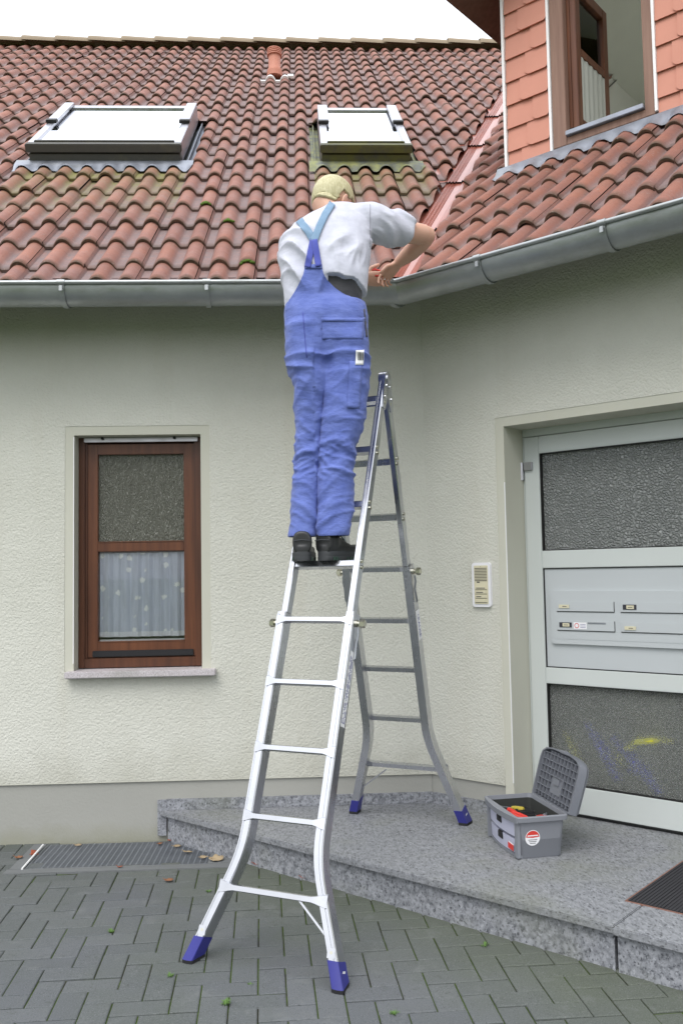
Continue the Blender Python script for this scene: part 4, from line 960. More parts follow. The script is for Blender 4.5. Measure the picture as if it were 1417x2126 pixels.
lk = MB(); lk.cbox(LDp(-.03, .244, .0), bL*.06, lu*.014, ln*.03, .003); lk.build('catch', 'boxgrey', lid)
# tools lying in the tray
def handtool(name, label, cat, a, b_, rot, col1, kind):
    c = TB(a, b_, .158); d = bL*cos(rot)+bS*sin(rot); e = Z.cross(d); o = thing(name, label, cat, c, 'tools in the open toolbox')
    h = MB()
    if kind == 'pliers':
        for s_ in (-1, 1):
            h = MB(); h.tube([c+e*s_*.004, c-d*.03+e*s_*.013+Z*.006, c-d*.07+e*s_*.017+Z*.012, c-d*.105+e*s_*.012+Z*.018], [.006, .008, .0095, .007], 10); h.build('handle', col1, o, True)
        h = MB(); h.ball(c, .016, .014, .008, (d, e, Z), 8); h.tube([c, c+d*.03, c+d*.055], [.011, .009, .004], 8); h.build('jaws', 'steel', o, True)
    else:
        h = MB(); h.tube([c-d*.07+Z*.012, c-d*.065+Z*.012, c-d*.02+Z*.01, c+Z*.008], [.008, .014, .012, .009], 10); h.build('handle', col1, o, True)
        h = MB(); h.tube([c+Z*.008, c+d*.09], .0035, 8); h.build('shaft', 'steel', o, True)
handtool('pliers', 'red handled pliers nearest the round sticker end of the toolbox tray', 'pliers', -.135, -.03, 2.5, 'red', 'pliers')
handtool('pliers', 'red handled pliers lying against the hinge side of the toolbox tray', 'pliers', -.09, .06, .6, 'red', 'pliers')
handtool('screwdriver', 'yellow handled screwdriver at the far end of the toolbox tray', 'screwdriver', .06, -.04, -.5, mat('yellow_plastic', (.40, .32, .04), .4), 'sd')
handtool('screwdriver', 'red handled screwdriver lying across the middle of the toolbox tray', 'screwdriver', -.05, -.06, 2.9, 'red', 'sd')
ds = thing('drill_case', 'ribbed black tool case in the middle of the toolbox tray', 'case', TB(.02, .01, .11), 'tools in the open toolbox')
d = MB(); d.cbox(TB(-.05, -.04, .112), bL*.13, bS*.075, Z*.055, .008); d.build('case', 'rubber', ds, 30)
d = MB()
for k in range(5): d.cbox(TB(-.04+.025*k, -.042, .150), bL*.012, bS*.079, Z*.022, .003)
d.build('rib', 'shoe', ds, 30)

# ------------------------------------------------------------------ person on the ladder
def vox(mb, size, it=4, fac=.5):
    me = bpy.data.meshes.new('v'); me.from_pydata(mb.v, [], mb.f)
    bm = bmesh.new(); bm.from_mesh(me); bmesh.ops.recalc_face_normals(bm, faces=bm.faces[:]); bm.to_mesh(me); bm.free()
    o = bpy.data.objects.new('v', me); COL.objects.link(o)
    r = o.modifiers.new('r', 'REMESH'); r.mode = 'VOXEL'; r.voxel_size = size
    if it: s_ = o.modifiers.new('s', 'SMOOTH'); s_.iterations = it; s_.factor = fac
    dg = bpy.context.evaluated_depsgraph_get(); dg.update(); out = bpy.data.meshes.new_from_object(o.evaluated_get(dg))
    bpy.data.objects.remove(o); return out
def ell(c, x, y, rx, ry, p=2.3, n=28):
    return [V(c)+x*(rx*abs(cos(t))**(2/p)*(1 if cos(t) >= 0 else -1))+y*(ry*abs(sin(t))**(2/p)*(1 if sin(t) >= 0 else -1)) for t in [2*pi*k/n for k in range(n)]]
X, Y = V((1, 0, 0)), V((0, 1, 0))
person = thing('person', 'man in blue bib overalls and grey t-shirt standing on the ladder, hands at the gutter', 'person', V((-.62, -1.22, 1.545)))
body = MB()
HS = 1.1
hf = V((.50, .60, -.60)).normalized(); hr = hf.cross(V((.2, .2, 1))).normalized(); hu = hr.cross(hf).normalized()
hc = QY(691, 424, -.865)
def H(r, f, u): return hc + (hr*r+hf*f+hu*u)*HS
hax = (hr, hf, hu)
body.ball(H(0, -.012, .018), .077*HS, .097*HS, .100*HS, hax, 18); body.ball(H(0, .025, -.045), .060*HS, .068*HS, .075*HS, hax); body.ball(H(0, .055, -.085), .036*HS, .034*HS, .032*HS, hax, 10)
body.ball(H(0, .072, .02), .055*HS, .025*HS, .035*HS, hax, 10)
body.tube([H(0, .088, .012), H(0, .105, -.015), H(0, .116, -.036), H(0, .10, -.045)], [.010, .012, .016, .010], 10)
for s_ in (-1, 1):
    body.ball(H(s_*.030, .082, .004), .014, .012, .011, hax, 8); body.ball(H(s_*.045, .062, -.03), .022, .024, .022, hax, 8)
    body.ball(H(s_*.080, -.012, -.012), .010, .021, .034, (hr, (hf*1+hr*s_*-.35).normalized(), hu), 10); body.ball(H(s_*.076, .002, -.022), .012, .014, .016, hax, 8)
body.tube([H(-.022, .096, -.068), H(0, .104, -.070), H(.022, .096, -.068)], [.006, .009, .006], 8)
nb = V((-.515, -.935, 3.235))
body.tube([H(0, -.02, -.02), H(0, -.035, -.06), (H(0, -.03, -.09)+nb)/2, nb, nb-V((0, 0, .06))], [.058, .060, .062, .072, .09], 18)
body.loft([ell(V((cx_, cy_, z)), X, Y, rx, ry) for z, cx_, cy_, rx, ry in ((2.5, -.60, -1.13, .15, .10), (2.75, -.60, -1.10, .155, .105), (3.0, -.59, -1.03, .175, .115), (3.16, -.555, -.97, .16, .105), (3.23, -.52, -.945, .10, .08))])
def arm(pts, rad): body.tube(pts, rad, 26)
aR = [QY(760, 462, -.95), QY(800, 468, -.92), QY(845, 482, -.865), QY(878, 487, -.81), QY(890, 492, -.785)]
arm(aR, [.062, .060, .056, .050, .040]); body.ball(QY(885, 489, -.795), .045, .045, .047, n=14) 
wR = QY(826, 546, -.635)
arm([QY(889, 486, -.80), QY(882, 494, -.788), QY(872, 504, -.765), QY(852, 524, -.705), QY(838, 536, -.668), wR], [.040, .046, .048, .044, .036, .028])
aL = [QY(640, 480, -.93), V((-.70, -.80, 3.08)), V((-.66, -.70, 3.00))]; wL = QY(752, 578, -.60)
arm(aL, [.06, .055, .048]); arm([V((-.665, -.71, 2.995)), V((-.56, -.655, 3.02)), wL], [.046, .042, .028])
for s_, xx in ((-1, -.690), (1, -.57)):                        # legs inside the overalls
    body.tube([V((-.595+s_*.085, -1.14, 2.5)), V((xx+.005, -1.17, 2.05)), V((xx-.02 if s_ < 0 else xx, -1.215, 1.70))], [.065, .042, .032], 14)
def hand(wr, d, nrm, thumb, curls, tcurl=.35, sc_=1.0):
    d = V(d).normalized(); nrm = V(nrm); nrm = (nrm-d*nrm.dot(d)).normalized(); th = V(thumb); th = (th-d*th.dot(d)-nrm*th.dot(nrm)).normalized()
    rings = [ell(wr+d*a*sc_-nrm*.002, th, nrm, rx*sc_, ry*sc_, 2.4, 16) for a, rx, ry in ((-.02, .027, .022), (.0, .027, .020), (.03, .036, .018), (.065, .041, .016), (.09, .040, .013), (.097, .036, .010))]
    body.loft(rings)
    for k, (o_, ln_, r0) in enumerate(((.031, .072, .0080), (.0105, .080, .0084), (-.0105, .074, .0080), (-.030, .058, .0070))):
        p = wr+d*(.085*sc_)+th*o_*sc_; a = 0; pts = [p-d*.01, p]; rad = [r0, r0]
        dirv = (d+th*o_*4.5).normalized()
        for q, f_ in enumerate((.46, .31, .23)):
            a += curls[k]*(.75, 1.15, .8)[q]
            pts.append(pts[-1]+(dirv*cos(a)-nrm*sin(a))*ln_*f_*sc_*1.05); rad.append(r0*(.97, .9, .72)[q])
        body.tube(pts, rad, 10)
    p = wr+d*.028*sc_+th*.026*sc_-nrm*.006; t1 = (d*.55+th*.75-nrm*.25).normalized(); t2 = (d*cos(tcurl)+th*.35-nrm*sin(tcurl)).normalized()
    body.tube([p-t1*.01, p+t1*.036*sc_, p+t1*.036*sc_+t2*.03*sc_, p+t1*.036*sc_+t2*.05*sc_], [.013, .0118, .0105, .0075], 10)
tool_c = QY(800, 572, -.585)
hand(wR, (-.62, .38, -.55), (.62, -.35, .65), (-.55, -.45, .62), (.45, .6, .7, .8), .35)
hand(wL, QY(800, 579, -.585)-wL, (.1, -.85, -.40), (.1, -.1, 1), (.22, .34, .46, .58), .3)
bm_ = vox(body, .0033, 4, .5); bm_.materials.clear(); bm_.materials.append(M['skin']); link('body', bm_, person, True)
BODY = bm_
# hair: the scalp part of the head, thickened
bm = bmesh.new(); bm.from_mesh(bm_); bm.verts.ensure_lookup_table()
def scalp(p):
    q = p-hc; r, f, u = q.dot(hr)/HS, q.dot(hf)/HS, q.dot(hu)/HS
    if sqrt(r*r+f*f+u*u) > .145 or abs(r) > .088: return False
    if abs(r) > .068 and -.04 < f < .03 and u < .018: return False
    if f < -.035: return u > -.074+.10*(f+.1)
    if f < .012: return u > -.03+1.2*(f+.035)
    return u > .035+.55*(f-.012) and f < .085
keep = [f for f in bm.faces if scalp(f.calc_center_median())]
ks = set(keep); bmesh.ops.delete(bm, geom=[f for f in bm.faces if f not in ks], context='FACES')
bm.normal_update()
edge = {v for e in bm.edges if e.is_boundary for v in e.verts}
for v in bm.verts:
    n_ = v.normal.copy(); k = .0115+.0008*noise.noise(v.co*50)+.0012*noise.noise(v.co*240)
    if v in edge: k = .0015
    v.co += n_*k*HS
hm = bpy.data.meshes.new('hair'); bm.to_mesh(hm); bm.free(); hm.materials.clear(); hm.materials.append(M['hair'])
hob = link('hair', hm, person, 'all'); md = hob.modifiers.new('t', 'SOLIDIFY'); md.thickness = .004; md.offset = -1
# --- cloth folds: ridges that run along direction d, warped
def fold(p, d, freq, amp, warp=.5, seed=0):               # irregular ridges running across d: ridged, stretched noise
    d = V(d).normalized(); a = d.orthogonal().normalized(); b = d.cross(a)
    w1 = noise.noise(p*6+V((seed*3.1, 0, 7)))*warp*.12; f = freq/9
    def r(f, st, o): 
        q = V(((p.dot(d)+w1)*f, p.dot(a)*f*st, p.dot(b)*f*st))+V((seed*5.3+o, o*2.1, seed))
        return 1-abs(noise.noise(q))*2.2
    v = max(0, r(f, .24, 0))**2.2*.7+max(0, r(f*1.9, .26, 4))**2*.38
    return amp*(v-.35)*2.7
def win_(x, a, b_, s_=.06): 
    def st(t): t = min(1, max(0, t)); return t*t*(3-2*t)
    return st((x-a)/s_)*st((b_-x)/s_)
def displace(me, fn):
    bm = bmesh.new(); bm.from_mesh(me); bm.normal_update()
    d = [fn(v.co, v.normal) for v in bm.verts]
    for v, k in zip(bm.verts, d): v.co += v.normal*k
    bm.to_mesh(me); bm.free()
# t-shirt
TOR = [(2.62, -.6, .180, -1.12, .125), (2.725, -.5975, .188, -1.10, .132), (2.77, -.598, .193, -1.095, .138), (2.87, -.5995, .205, -1.08, .150), (2.976, -.597, .216, -1.045, .156), (3.085, -.584, .214, -1.0, .150), (3.165, -.553, .188, -.968, .135), (3.215, -.528, .150, -.95, .115), (3.248, -.512, .105, -.94, .095), (3.272, -.508, .078, -.935, .080)]
t = MB(); t.loft([ell(V((cx_, cy_, z)), X, Y, rx, ry, 2.35, 36) for z, cx_, rx, cy_, ry in TOR])
t.tube([QY(735, 462, -.965), QY(770, 462, -.945), QY(800, 469, -.92), QY(828, 478, -.888), QY(845, 484, -.868)], [.088, .096, .088, .081, .079], 22)
t.tube([QY(668, 490, -.95), QY(634, 502, -.92), V((-.70, -.84, 3.06)), V((-.685, -.77, 3.02))], [.088, .092, .084, .08], 22)
t.ball(QY(712, 456, -.96), .13, .09, .07, n=14)
shirt = vox(t, .0065, 7, .5)
def shirt_f(p, n_):
    k = .0022*noise.noise(p*9)+.002
    lf = win_(p.x, -.86, -.60, .12)*win_(p.z, 2.72, 3.18, .12)
    k += lf*fold(p, V((.75, .1, .65)).normalized(), 85, .0150, .32, 3)
    rt = win_(p.x, -.60, -.36, .1)*win_(p.z, 2.855, 3.05, .08)
    k += rt*fold(p, V((.97, 0, -.18)).normalized(), 90, .0085, .25, 8)
    mid = win_(p.x, -.62, -.45, .08)*win_(p.z, 2.9, 3.12, .08); k += mid*fold(p, V((.7, 0, -.7)), 70, .009, .3, 12)
    sl = win_(p.x, -.36, -.1, .08); k += sl*fold(p, V((.55, .2, .8)).normalized(), 75, .0095, .35, 5)
    arm_ = win_(p.x, -.42, -.28, .05)*win_(p.z, 3.02, 3.16, .05); k += arm_*fold(p, V((.6, 0, .8)), 90, .006, .3, 2)
    return k
displace(shirt, shirt_f)
bm = bmesh.new(); bm.from_mesh(shirt)
def hem(x):
    if x < -.70: return 2.5
    if x < -.60: return 2.5+(x+.70)/.10*.353
    if x < -.45: return 2.853-(x+.60)/.15*.026
    return 2.827-(x+.45)/.06*.055
bm.normal_update()
for v, n_ in [(v, v.normal.copy()) for v in bm.verts]:          # below its hem the shirt is tucked in behind the undershirt
    d_ = hem(v.co.x)+.003*sin(v.co.x*90)-v.co.z
    if d_ > 0 and n_.y < .5: v.co -= V((n_.x, n_.y, 0)).normalized()*(.05*(min(1, .35+d_/.010) if v.co.x > -.583 else min(1, d_/.10)))
# open the sleeve and collar ends
cR = (QY(845, 484, -.868)-QY(828, 478, -.888)).normalized(); eR = QY(845, 484, -.868)
bmesh.ops.delete(bm, geom=[f for f in bm.faces if ((f.calc_center_median()-eR).dot(cR) > .012 and (f.calc_center_median()-eR).length < .14)], context='FACES')
bm.to_mesh(shirt); bm.free(); shirt.materials.clear(); shirt.materials.append(M['shirt'])
sho = link('t_shirt', shirt, person, 'all'); md = sho.modifiers.new('t', 'SOLIDIFY'); md.thickness = .004; md.offset = -1
u_ = MB(); u_.loft([ell(V((cx_, cy_, z)), X, Y, rx-.022, ry-.022, 2.35, 36) for z, cx_, rx, cy_, ry in TOR[:4]])
under = vox(u_, .008, 4); displace(under, lambda p, n_: fold(p, V((.8, 0, .6)), 60, .006, .4, 4)); under.materials.clear(); under.materials.append(M['under']); link('undershirt', under, person, 'all')
# overalls
t = MB()
LEG_L = [(1.652, -.786, .066), (1.687, -.778, .064), (1.795, -.769, .064), (1.903, -.765, .064), (2.012, -.754, .064), (2.121, -.747, .067), (2.23, -.748, .072), (2.34, -.753, .080), (2.45, -.774, .092), (2.56, -.788, .097), (2.62, -.79, .095)]
LEG_R = [(1.652, -.512, .074), (1.687, -.504, .077), (1.795, -.486, .084), (1.903, -.487, .083), (2.012, -.477, .085), (2.121, -.445, .098), (2.23, -.418, .108), (2.34, -.405, .112), (2.45, -.402, .108), (2.56, -.403, .100), (2.62, -.405, .097)]
def legy(z): return -1.215+(z-1.65)*.085
tl = MB()
tl.loft([ell(V((xe+r, legy(z)+.012-.03*min(1, max(0, (z-2.1)/.3)), z)), X, Y, r, r*1.1+.012+.010*min(1, max(0, (z-2.1)/.3)), 2.3) for z, xe, r in LEG_L])
t.loft([ell(V((xe+r, legy(z)-.018, z)), X, Y, r*q, (r*1.1+.022)*q, 2.3) for z, xe, r, q in ((2.25, -.749, .073, .55), (2.29, -.75, .076, .85), (2.34, -.753, .080, 1.01), (2.40, -.763, .087, 1.03), (2.45, -.774, .092, 1.03), (2.56, -.788, .097, 1.0), (2.62, -.79, .095, 1.0))])
t.loft([ell(V((xe-r, legy(z)-.012, z)), X, Y, r, (r*.92+.010) if z < 2.4 else r*1.1+.01, 2.3) for z, xe, r in LEG_R])
t.loft([ell(V((cx_, cy_, z)), X, Y, rx, ry, 2.35, 36) for z, cx_, rx, cy_, ry in ((2.40, -.597, .12, -1.13, .09), (2.445, -.597, .165, -1.135, .118), (2.50, -.597, .188, -1.14, .138), (2.56, -.596, .192, -1.138, .145), (2.62, -.596, .193, -1.13, .145), (2.68, -.597, .193, -1.12, .143), (2.72, -.597, .191, -1.108, .140), (2.745, -.597, .186, -1.10, .134))])
t.ball(V((-.690, -1.172, 2.53)), .100, .112, .110); t.ball(V((-.505, -1.174, 2.53)), .103, .112, .112)
dung = vox(t, .0062, 6, .5); dl2 = vox(tl, .0062, 5, .5)
bm = bmesh.new(); bm.from_mesh(dung); bm.from_mesh(dl2); bm.to_mesh(dung); bm.free()
def dung_f(p, n_):
    k = .0025*noise.noise(p*8)+.0012*noise.noise(p*22)
    s_ = 1 if p.x > -.66 else -1
    kn = win_(p.z, 1.86, 2.14, .10)
    k += kn*fold(p, V((.35*s_, 0, 1)).normalized(), 105, .0072, .38, 3+s_)*(.6+.4*(n_.y < .2))
    k += kn*fold(p, V((.5*s_, 0, 1)).normalized(), 200, .0042, .4, 21)*(n_.y < .3)
    k += win_(p.z, 1.64, 2.42, .06)*fold(p, V((-.35*s_, 0, 1)).normalized(), 130, .0030, .5, 27)
    cf_ = win_(p.z, 1.64, 1.84, .06); k += cf_*fold(p, V((-.5*s_, 0, 1)).normalized(), 62, .0055, .45, 9+s_)
    th = win_(p.z, 2.12, 2.42, .08); k += th*fold(p, V((.55*s_, 0, .85)).normalized(), 52, .0042, .42, 6+s_)
    gl_ = win_(p.z, 2.375, 2.50, .04); k += gl_*fold(p, V((.18*-s_, 0, 1)).normalized(), 88, .0105, .20, 14+s_)
    bt = win_(p.z, 2.5, 2.73, .06); k += bt*fold(p, V((.3, 0, 1)).normalized(), 42, .0035, .5, 18)
    if 2.38 < p.z < 2.64 and n_.y < 0: k -= .014*math.exp(-((p.x+.622-(2.64-p.z)*.10)/.016)**2)*win_(p.z, 2.40, 2.68, .12)
    return k
displace(dung, dung_f)
bm = bmesh.new(); bm.from_mesh(dung); bmesh.ops.delete(bm, geom=[f for f in bm.faces if f.normal.z < -.8 and f.calc_center_median().z < 1.67], context='FACES'); bm.to_mesh(dung); bm.free()
dung.materials.clear(); dung.materials.append(M['denim']); dobj = link('overalls', dung, person, 'all')
# everything below is laid on the back of these surfaces
def soup(ms):
    vs, fs = [], []
    for me in ms: b_ = len(vs); vs += [v.co.copy() for v in me.vertices]; fs += [[b_+i for i in p.vertices] for p in me.polygons]
    return BVHTree.FromPolygons(vs, fs)
BV = soup([shirt, under, dung])
def lay(px, py, off, bv=BV):
    y = -1.18
    for it in range(4):
        p = QY(px, py, y); h_ = bv.ray_cast(V((p.x, -3, p.z)), V((0, 1, 0)))
        if not h_[0]: break
        y = h_[0].y
    return V((p.x, y-off, p.z))
def patch(name, mats, parent, rows, n=18, off=.006, offs=None, smooth_=6, thick=.003, mi=None, bv=BV):
    g_ = []
    for k, (py, a, b_) in enumerate(rows):
        o_ = offs[k] if offs else off
        g_.append([lay(a+(b_-a)*j/(n-1), py, o_, bv) for j in range(n)])
    y0_ = [[p.y for p in r] for r in g_]
    for it in range(smooth_):
        h2 = [[p.y for p in r] for r in g_]
        for i in range(len(g_)):
            for j in range(n):
                acc, c = h2[i][j]*2, 2
                for di, dj in ((1, 0), (-1, 0), (0, 1), (0, -1)):
                    if 0 <= i+di < len(g_) and 0 <= j+dj < n: acc += h2[i+di][j+dj]; c += 1
                g_[i][j].y = acc/c
    for r, q in zip(g_, y0_):
        for p, y in zip(r, q): p.y = min(p.y, y)
    mb = MB(); mb.loft(g_, False, False); o = mb.build(name, mats, parent, 'all', False); 
    bm = bmesh.new(); bm.from_mesh(o.data); bmesh.ops.recalc_face_normals(bm, faces=bm.faces[:])
    if sum(f.normal.y for f in bm.faces) > 0: bmesh.ops.reverse_faces(bm, faces=bm.faces[:])
    bm.to_mesh(o.data); bm.free()
    md = o.modifiers.new('t', 'SOLIDIFY'); md.thickness = thick; md.offset = -1; return o
def interp(tab, y):
    for (y0, a0), (y1, a1) in zip(tab, tab[1:]):
        if y0 <= y <= y1: t_ = (y-y0)/(y1-y0); return a0+(a1-a0)*t_
    return tab[-1][1]
EL = [(551, 632), (570, 628), (590, 619), (605, 611), (625, 598), (645, 590), (690, 588.5)]; ER = [(551, 668), (570, 673), (585, 682), (600, 698), (612, 716), (625, 742), (634, 758), (690, 762)]
ys_ = [551+ (684-551)*k/36 for k in range(37)]
bib = patch('bib', 'denim', dobj, [(y, interp(EL, y)+1.5, interp(ER, y)-1.5) for y in ys_], 60, offs=[.007]*22+[.007-.0004*k for k in range(1, 10)]+[.003-.0009*k for k in range(6)], smooth_=5)
BV2 = soup([shirt, under, dung, bib.data])
def ribbon(name, m_, pts, wd, off, parent, mi=None):
    rows = []; rr = []
    for k in range(len(pts)-1):
        for q in range(7 if k < len(pts)-2 else 8): t_ = q/7; rr.append((pts[k][0]+(pts[k+1][0]-pts[k][0])*t_, pts[k][1]+(pts[k+1][1]-pts[k][1])*t_, pts[k+1][0]-pts[k][0], pts[k+1][1]-pts[k][1]))
    g_ = []
    for (x, y, dx, dy) in rr:
        l = sqrt(dx*dx+dy*dy); nx, ny = -dy/l, dx/l
        g_.append([lay(x+nx*wd*(j/5-.5), y+ny*wd*(j/5-.5), off, BV2) for j in range(6)])
    for it in range(3):
        for i in range(1, len(g_)-1):
            for j in range(6): g_[i][j].y = (g_[i-1][j].y+g_[i+1][j].y+2*g_[i][j].y)/4
    mb = MB(); mb.loft(g_, False, False); o = mb.build(name, m_, parent, 'all', False)
    md = o.modifiers.new('t', 'SOLIDIFY'); md.thickness = .003; md.offset = 0; return o
part_label(ribbon('strap', 'denimpale', [(650, 500), (640, 482), (622, 459), (620, 456.5)], 15.5, .007, dobj), 'faded light blue shoulder strap')
part_label(ribbon('strap', 'denimpale', [(651, 503), (661, 476), (675, 446), (688, 425), (690, 422.5)], 14.5, .011, dobj), 'faded light blue shoulder strap')
part_label(ribbon('strap', 'denimdark', [(638, 556), (643, 530), (650, 498)], 13, .010, dobj), 'dark blue lower strap')
part_label(ribbon('strap', 'denimdark', [(661, 554), (657, 528), (652, 499)], 13, .012, dobj), 'dark blue lower strap')
patch('bib_hem', 'denim', dobj, [(y, 631.5, 668.5) for y in (549.5, 552, 555, 558)], 12, .0055, thick=.002, smooth_=2, bv=BV2)
patch('pocket', 'denim', dobj, [(660+44*k/10, 668, 757-3*k/10) for k in range(11)], 14, .0014, smooth_=2, thick=.0008, bv=BV2)
patch('pocket_hem', 'denim', dobj, [(660, 667, 757), (664, 667, 757), (668, 667, 757)], 14, .0038, smooth_=1, thick=.001, bv=BV2)
patch('ruler_pocket', 'denim', dobj, [(750+98*k/14, 725-5*k/14, 752-6*k/14) for k in range(15)], 8, .0035, smooth_=2, thick=.001, bv=BV2)
patch('seam', 'denimdark', dobj, [(648+95*k/16, 630.5-3+k*.5, 632-3+k*.5) for k in range(17)], 3, .002, smooth_=1, thick=.0005, bv=BV2)
patch('hip_opening', 'under', dobj, [(642+58*k/10, 754.5+.5*k, 757+.6*k) for k in range(11)], 4, .004, smooth_=1, thick=.001, bv=BV2)
lbo = patch('label', 'paper', dobj, [(728+30*k/6, 738-1*k/6, 755-1*k/6) for k in range(7)], 6, .009, smooth_=2, thick=.001, bv=BV2)
BV3 = soup([shirt, dung, lbo.data])
for k in range(4): patch('label_bar', 'ink', dobj, [(731+17*q/4, 743+3*k, 744.6+3*k) for q in range(5)], 2, .0015, smooth_=0, thick=.0004, bv=BV3)
patch('sleeve_seam', 'denimpale' if False else M['seamgrey'], sho, [(424+90*k/20, 767.2+.4*sin(k), 768.4+.4*sin(k)) for k in range(21)], 2, .0016, smooth_=1, thick=.0006, bv=BV2)
# shoes
def shoe(heel, d, lab):
    d = V(d).normalized(); s_ = V((d.y, -d.x, 0)); root = None
    def S(a, b_, z): return heel + d*a + s_*b_ + Z*z
    def outline(g_, z, n=40):
        pts = []
        for k in range(n):
            t_ = 2*pi*k/n; a = .15-.15*cos(t_); wv = .045+.010*win_(a, .12, .30, .09)
            tap = 1 if a < .2 else 1-.35*((a-.2)/.1)**2
            pts.append(S(a-.0, (abs(sin(t_))**.48)*(1 if sin(t_) >= 0 else -1)*wv*tap*g_+.0, z+.012*max(0, (a-.22)/.08)**2))
        return pts
    up = MB(); rings = []
    for z, g_, sh_ in ((.034, 1.0, 0), (.05, .99, 0), (.065, .93, .004)): rings.append(outline(g_, z))
    up.loft(rings)
    prof_ = [(.006, .040, .125), (.035, .043, .130), (.07, .043, .126), (.10, .037, .112), (.13, .037, .098), (.17, .038, .082), (.21, .038, .070), (.25, .034, .060), (.28, .025, .050), (.292, .012, .042)]
    up.loft([ell(S(a, 0, h_/2+.016), s_, Z, w2, h_/2-.012, 2.6, 24) for a, w2, h_ in prof_])
    me = vox(up, .005, 4); me.materials.clear(); me.materials.append(M['shoe']); so2 = link('shoe', me, person, True); part_label(so2, lab)
    sm = MB(); sm.loft([outline(1.0, .0), outline(1.07, .004), outline(1.08, .018), outline(1.05, .020), outline(1.07, .022), outline(1.06, .038), outline(1.0, .041)], True); sm.build('sole', 'sole', so2, 40)
    tr3 = MB()
    for k in range(11):
        a = .03+.02*k
        for sd_ in (-1, 1): tr3.box(S(a, sd_*(.043+.012*win_(a, .1, .27, .07)-(.014 if a > .25 else 0)) - (.003 if sd_ > 0 else 0), .001), d*.011, s_*.005, Z*.016)
    tr3.build('tread', 'soleg', so2)
    pp = MB(); pp.tube([S(.0, -.036, .088), S(-.004, 0, .092), S(.0, .036, .088), S(.06, .042, .082)], .0025, 6); pp.build('piping', 'sole', so2, True)
    lc_ = MB()
    for k in range(4):
        a = .115+.02*k; z = .118-.013*k; lc_.tube([S(a, -.026, z-.012), S(a+.004, -.012, z+.004), S(a+.004, .012, z+.004), S(a, .030, z-.012)], .0026, 6)
    lc_.build('lace', M['soleg'], so2, True)
SZ = 1.5455
shoe(V((-.722, -1.305, SZ)), (.03, 1, 0), 'left black work shoe seen from the heel')
shoe(V((-.635, -1.285, SZ)), (.56, .83, 0), 'right black work shoe turned outwards')
# pliers held at the gutter corner
pt = thing('pliers', 'small red and silver pliers held in both hands at the gutter corner', 'pliers', tool_c)
for s_ in (-1, 1):
    h = MB(); h.tube([tool_c+V((0, 0, .0)), tool_c+V((-.02, -.012, .012*s_+.004)), tool_c+V((-.055, -.02, .016*s_+.008)), tool_c+V((-.085, -.02, .010*s_+.012))], [.005, .006, .0075, .006], 10); h.build('handle', 'red', pt, True)
h = MB(); h.ball(tool_c, .013, .008, .013, n=8); h.tube([tool_c, tool_c+V((.02, .01, -.008)), tool_c+V((.045, .02, -.02))], [.009, .008, .003], 8); h.build('jaws', 'steel', pt, True)

# ------------------------------------------------------------------ leaves, stick, weeds
def leaf(c, size, rot, m_, label, group, curl=.25, pitch=.2):
    mb = MB(); rnd = random.Random(hash(label) % 1000 if False else int(c[0]*1000) % 997); n = 22; vs = [V((0, 0, 0))]; rim = []
    for k in range(n):
        t_ = 2*pi*k/n; r = size*(.62+.30*abs(sin(2.5*t_+.4))+.10*rnd.random()); r *= 1-.25*abs(sin(t_))
        rim.append(V((r*cos(t_), r*sin(t_), 0)))
    mid = [p*.55 for p in rim]
    Rm = Matrix.Rotation(rot, 3, 'Z') @ Matrix.Rotation(pitch, 3, 'X')
    def w_(p): 
        q = p.copy(); q.z = curl*(p.x**2*14*.5+p.y**2*16*.8)+.004*noise.noise(p*60); return V(c)+Rm @ q
    vs = [w_(V((0, 0, 0)))]+[w_(p) for p in mid]+[w_(p) for p in rim]
    fs = [(0, 1+k, 1+(k+1) % n) for k in range(n)]+[(1+k, 1+n+k, 1+n+(k+1) % n, 1+(k+1) % n) for k in range(n)]
    mb.add(vs, fs); mb.tube([w_(V((-size*.5, 0, 0)))+Z*.001, w_(V((-size*1.3, .005, 0)))+Z*.003], .0012, 5)
    o = mb.build('dead_leaf', m_, None, 'all', False); md = o.modifiers.new('t', 'SOLIDIFY'); md.thickness = .0008
    return tag(o, label, 'leaf', group)
GL = 'dead leaves by the step and grate'
def GP(px, py, z=.004):
    d = cf*FPX + cr*(px-708.5) - cu*(py-1063); return CAM + d*((z-CAM.z)/d.z)
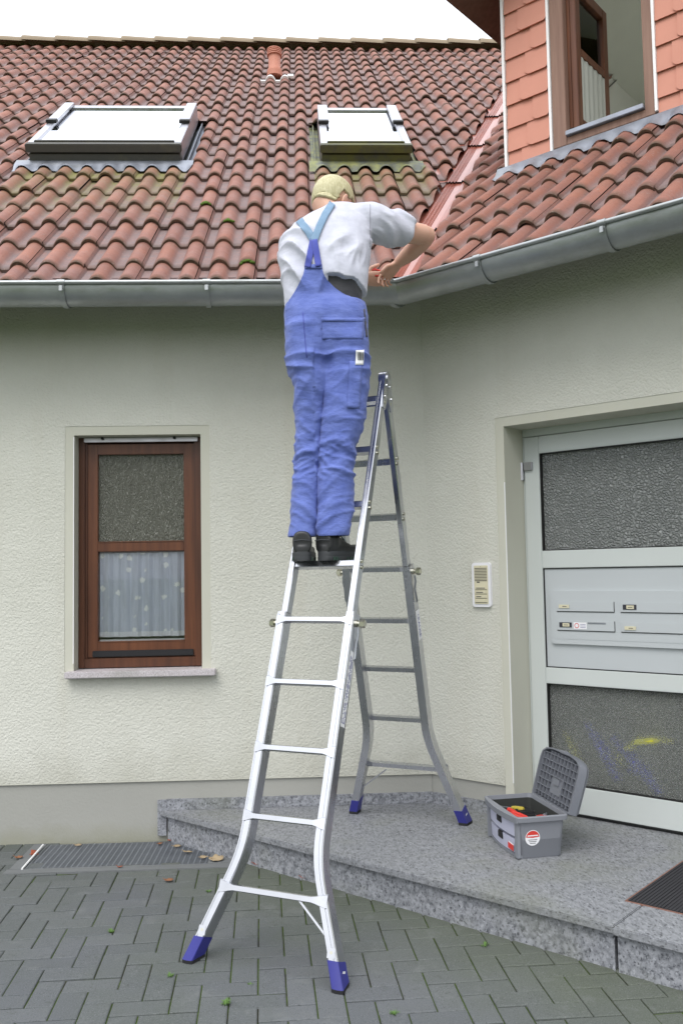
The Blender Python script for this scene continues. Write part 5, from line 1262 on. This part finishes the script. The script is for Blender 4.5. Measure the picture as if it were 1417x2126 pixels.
for (px_, py_, sz, rot, m_, lb_) in ((163, 1754, .030, .3, 'leafpale', 'curled tan leaf on the wall side edge of the grate'), (332, 1751, .028, 1.2, 'leaf', 'dark brown leaf where the grate meets the step'), (352, 1744, .022, 2.2, 'leafred', 'small rusty leaf tucked under the end of the step'), (368, 1756, .036, .6, 'leafpale', 'folded tan leaf by the end of the step'),
        (390, 1768, .042, -.3, 'leafpale', 'pale leaf lying flat on the right half of the grate'), (422, 1779, .036, .9, 'leafpale', 'yellowish leaf at the right end of the grate'), (450, 1784, .060, .2, 'leafpale', 'large broad tan leaf just off the right end of the grate'), (351, 1827, .034, .1, 'leaf', 'brown leaf alone on the pavers in front of the grate'),
        (72, 1772, .050, 1.3, 'leafred', 'bright rust coloured leaf leaning on the white stick'), (40, 1780, .034, .2, 'leaf', 'narrow dark leaf on the pavers left of the white stick'), (250, 1799, .022, .2, 'leafred', 'tiny rusty leaf at the front edge of the grate'), (535, 1793, .036, .5, 'leafred', 'rusty leaf under the step riser behind the ladder leg'), (634, 1821, .036, .1, 'leafred', 'reddish leaf under the riser right of the ladder leg')):
    leaf(GP(px_, py_, .010), sz*.72, rot, m_, lb_, GL, curl=random.uniform(.3, 1.2), pitch=.7 if sz > .045 and px_ < 100 else random.uniform(-.15, .25))
stc = MB(); stc.tube([GP(46, 1804, .008), GP(68, 1779, .012), GP(90, 1754, .02)], .005, 8); tag(stc.build('stick', 'whitetrim', None, True), 'thin white stick lying across the left end of the grate', 'stick')
def weed(c, h_, n, label):
    mb = MB(); rnd = random.Random(int(c.x*999))
    for k in range(n):
        a = rnd.random()*2*pi; l = h_*rnd.uniform(.5, 1.2); d = V((cos(a), sin(a), 0)); b0 = c+d*.006*rnd.random(); w2 = V((-d.y, d.x, 0))*.0022
        pts = [b0, b0+d*l*.3+Z*l*.6, b0+d*l*.8+Z*l*.7]
        mb.add([pts[0]-w2, pts[0]+w2, pts[1]-w2, pts[1]+w2, pts[2]], [(0, 1, 3, 2), (2, 3, 4)])
    return tag(mb.build('weed_tuft', 'grass', None, False, False), label, 'weed', 'weeds in the paving joints')
for px_, py_, h_, n, lb_ in ((231, 1938, .022, 26, 'weed tuft in a paver joint left of the blue ladder foot'), (353, 2031, .020, 24, 'weed tuft in a paver joint below the left blue ladder foot'), (468, 2090, .026, 34, 'weed tuft near the bottom edge in front of the ladder'), (434, 1855, .018, 20, 'weed tuft in the joint beside the left ladder leg'), (1005, 1968, .024, 18, 'weed tuft on the pavers below the granite riser'), (818, 2110, .022, 22, 'weed tuft in a joint right of the front ladder foot'), (520, 2048, .014, 16, 'small weed between the two front ladder feet')):
    weed(GP(px_, py_, -.006), h_, n, lb_)
# joint moss cushions
mo = MB(); rm_ = random.Random(11)
for (x, y, ln_, dr__) in [(rm_.uniform(-2.4, 1.2), rm_.uniform(-2.6, -.5), 0, 0) for _ in range(0)]: pass
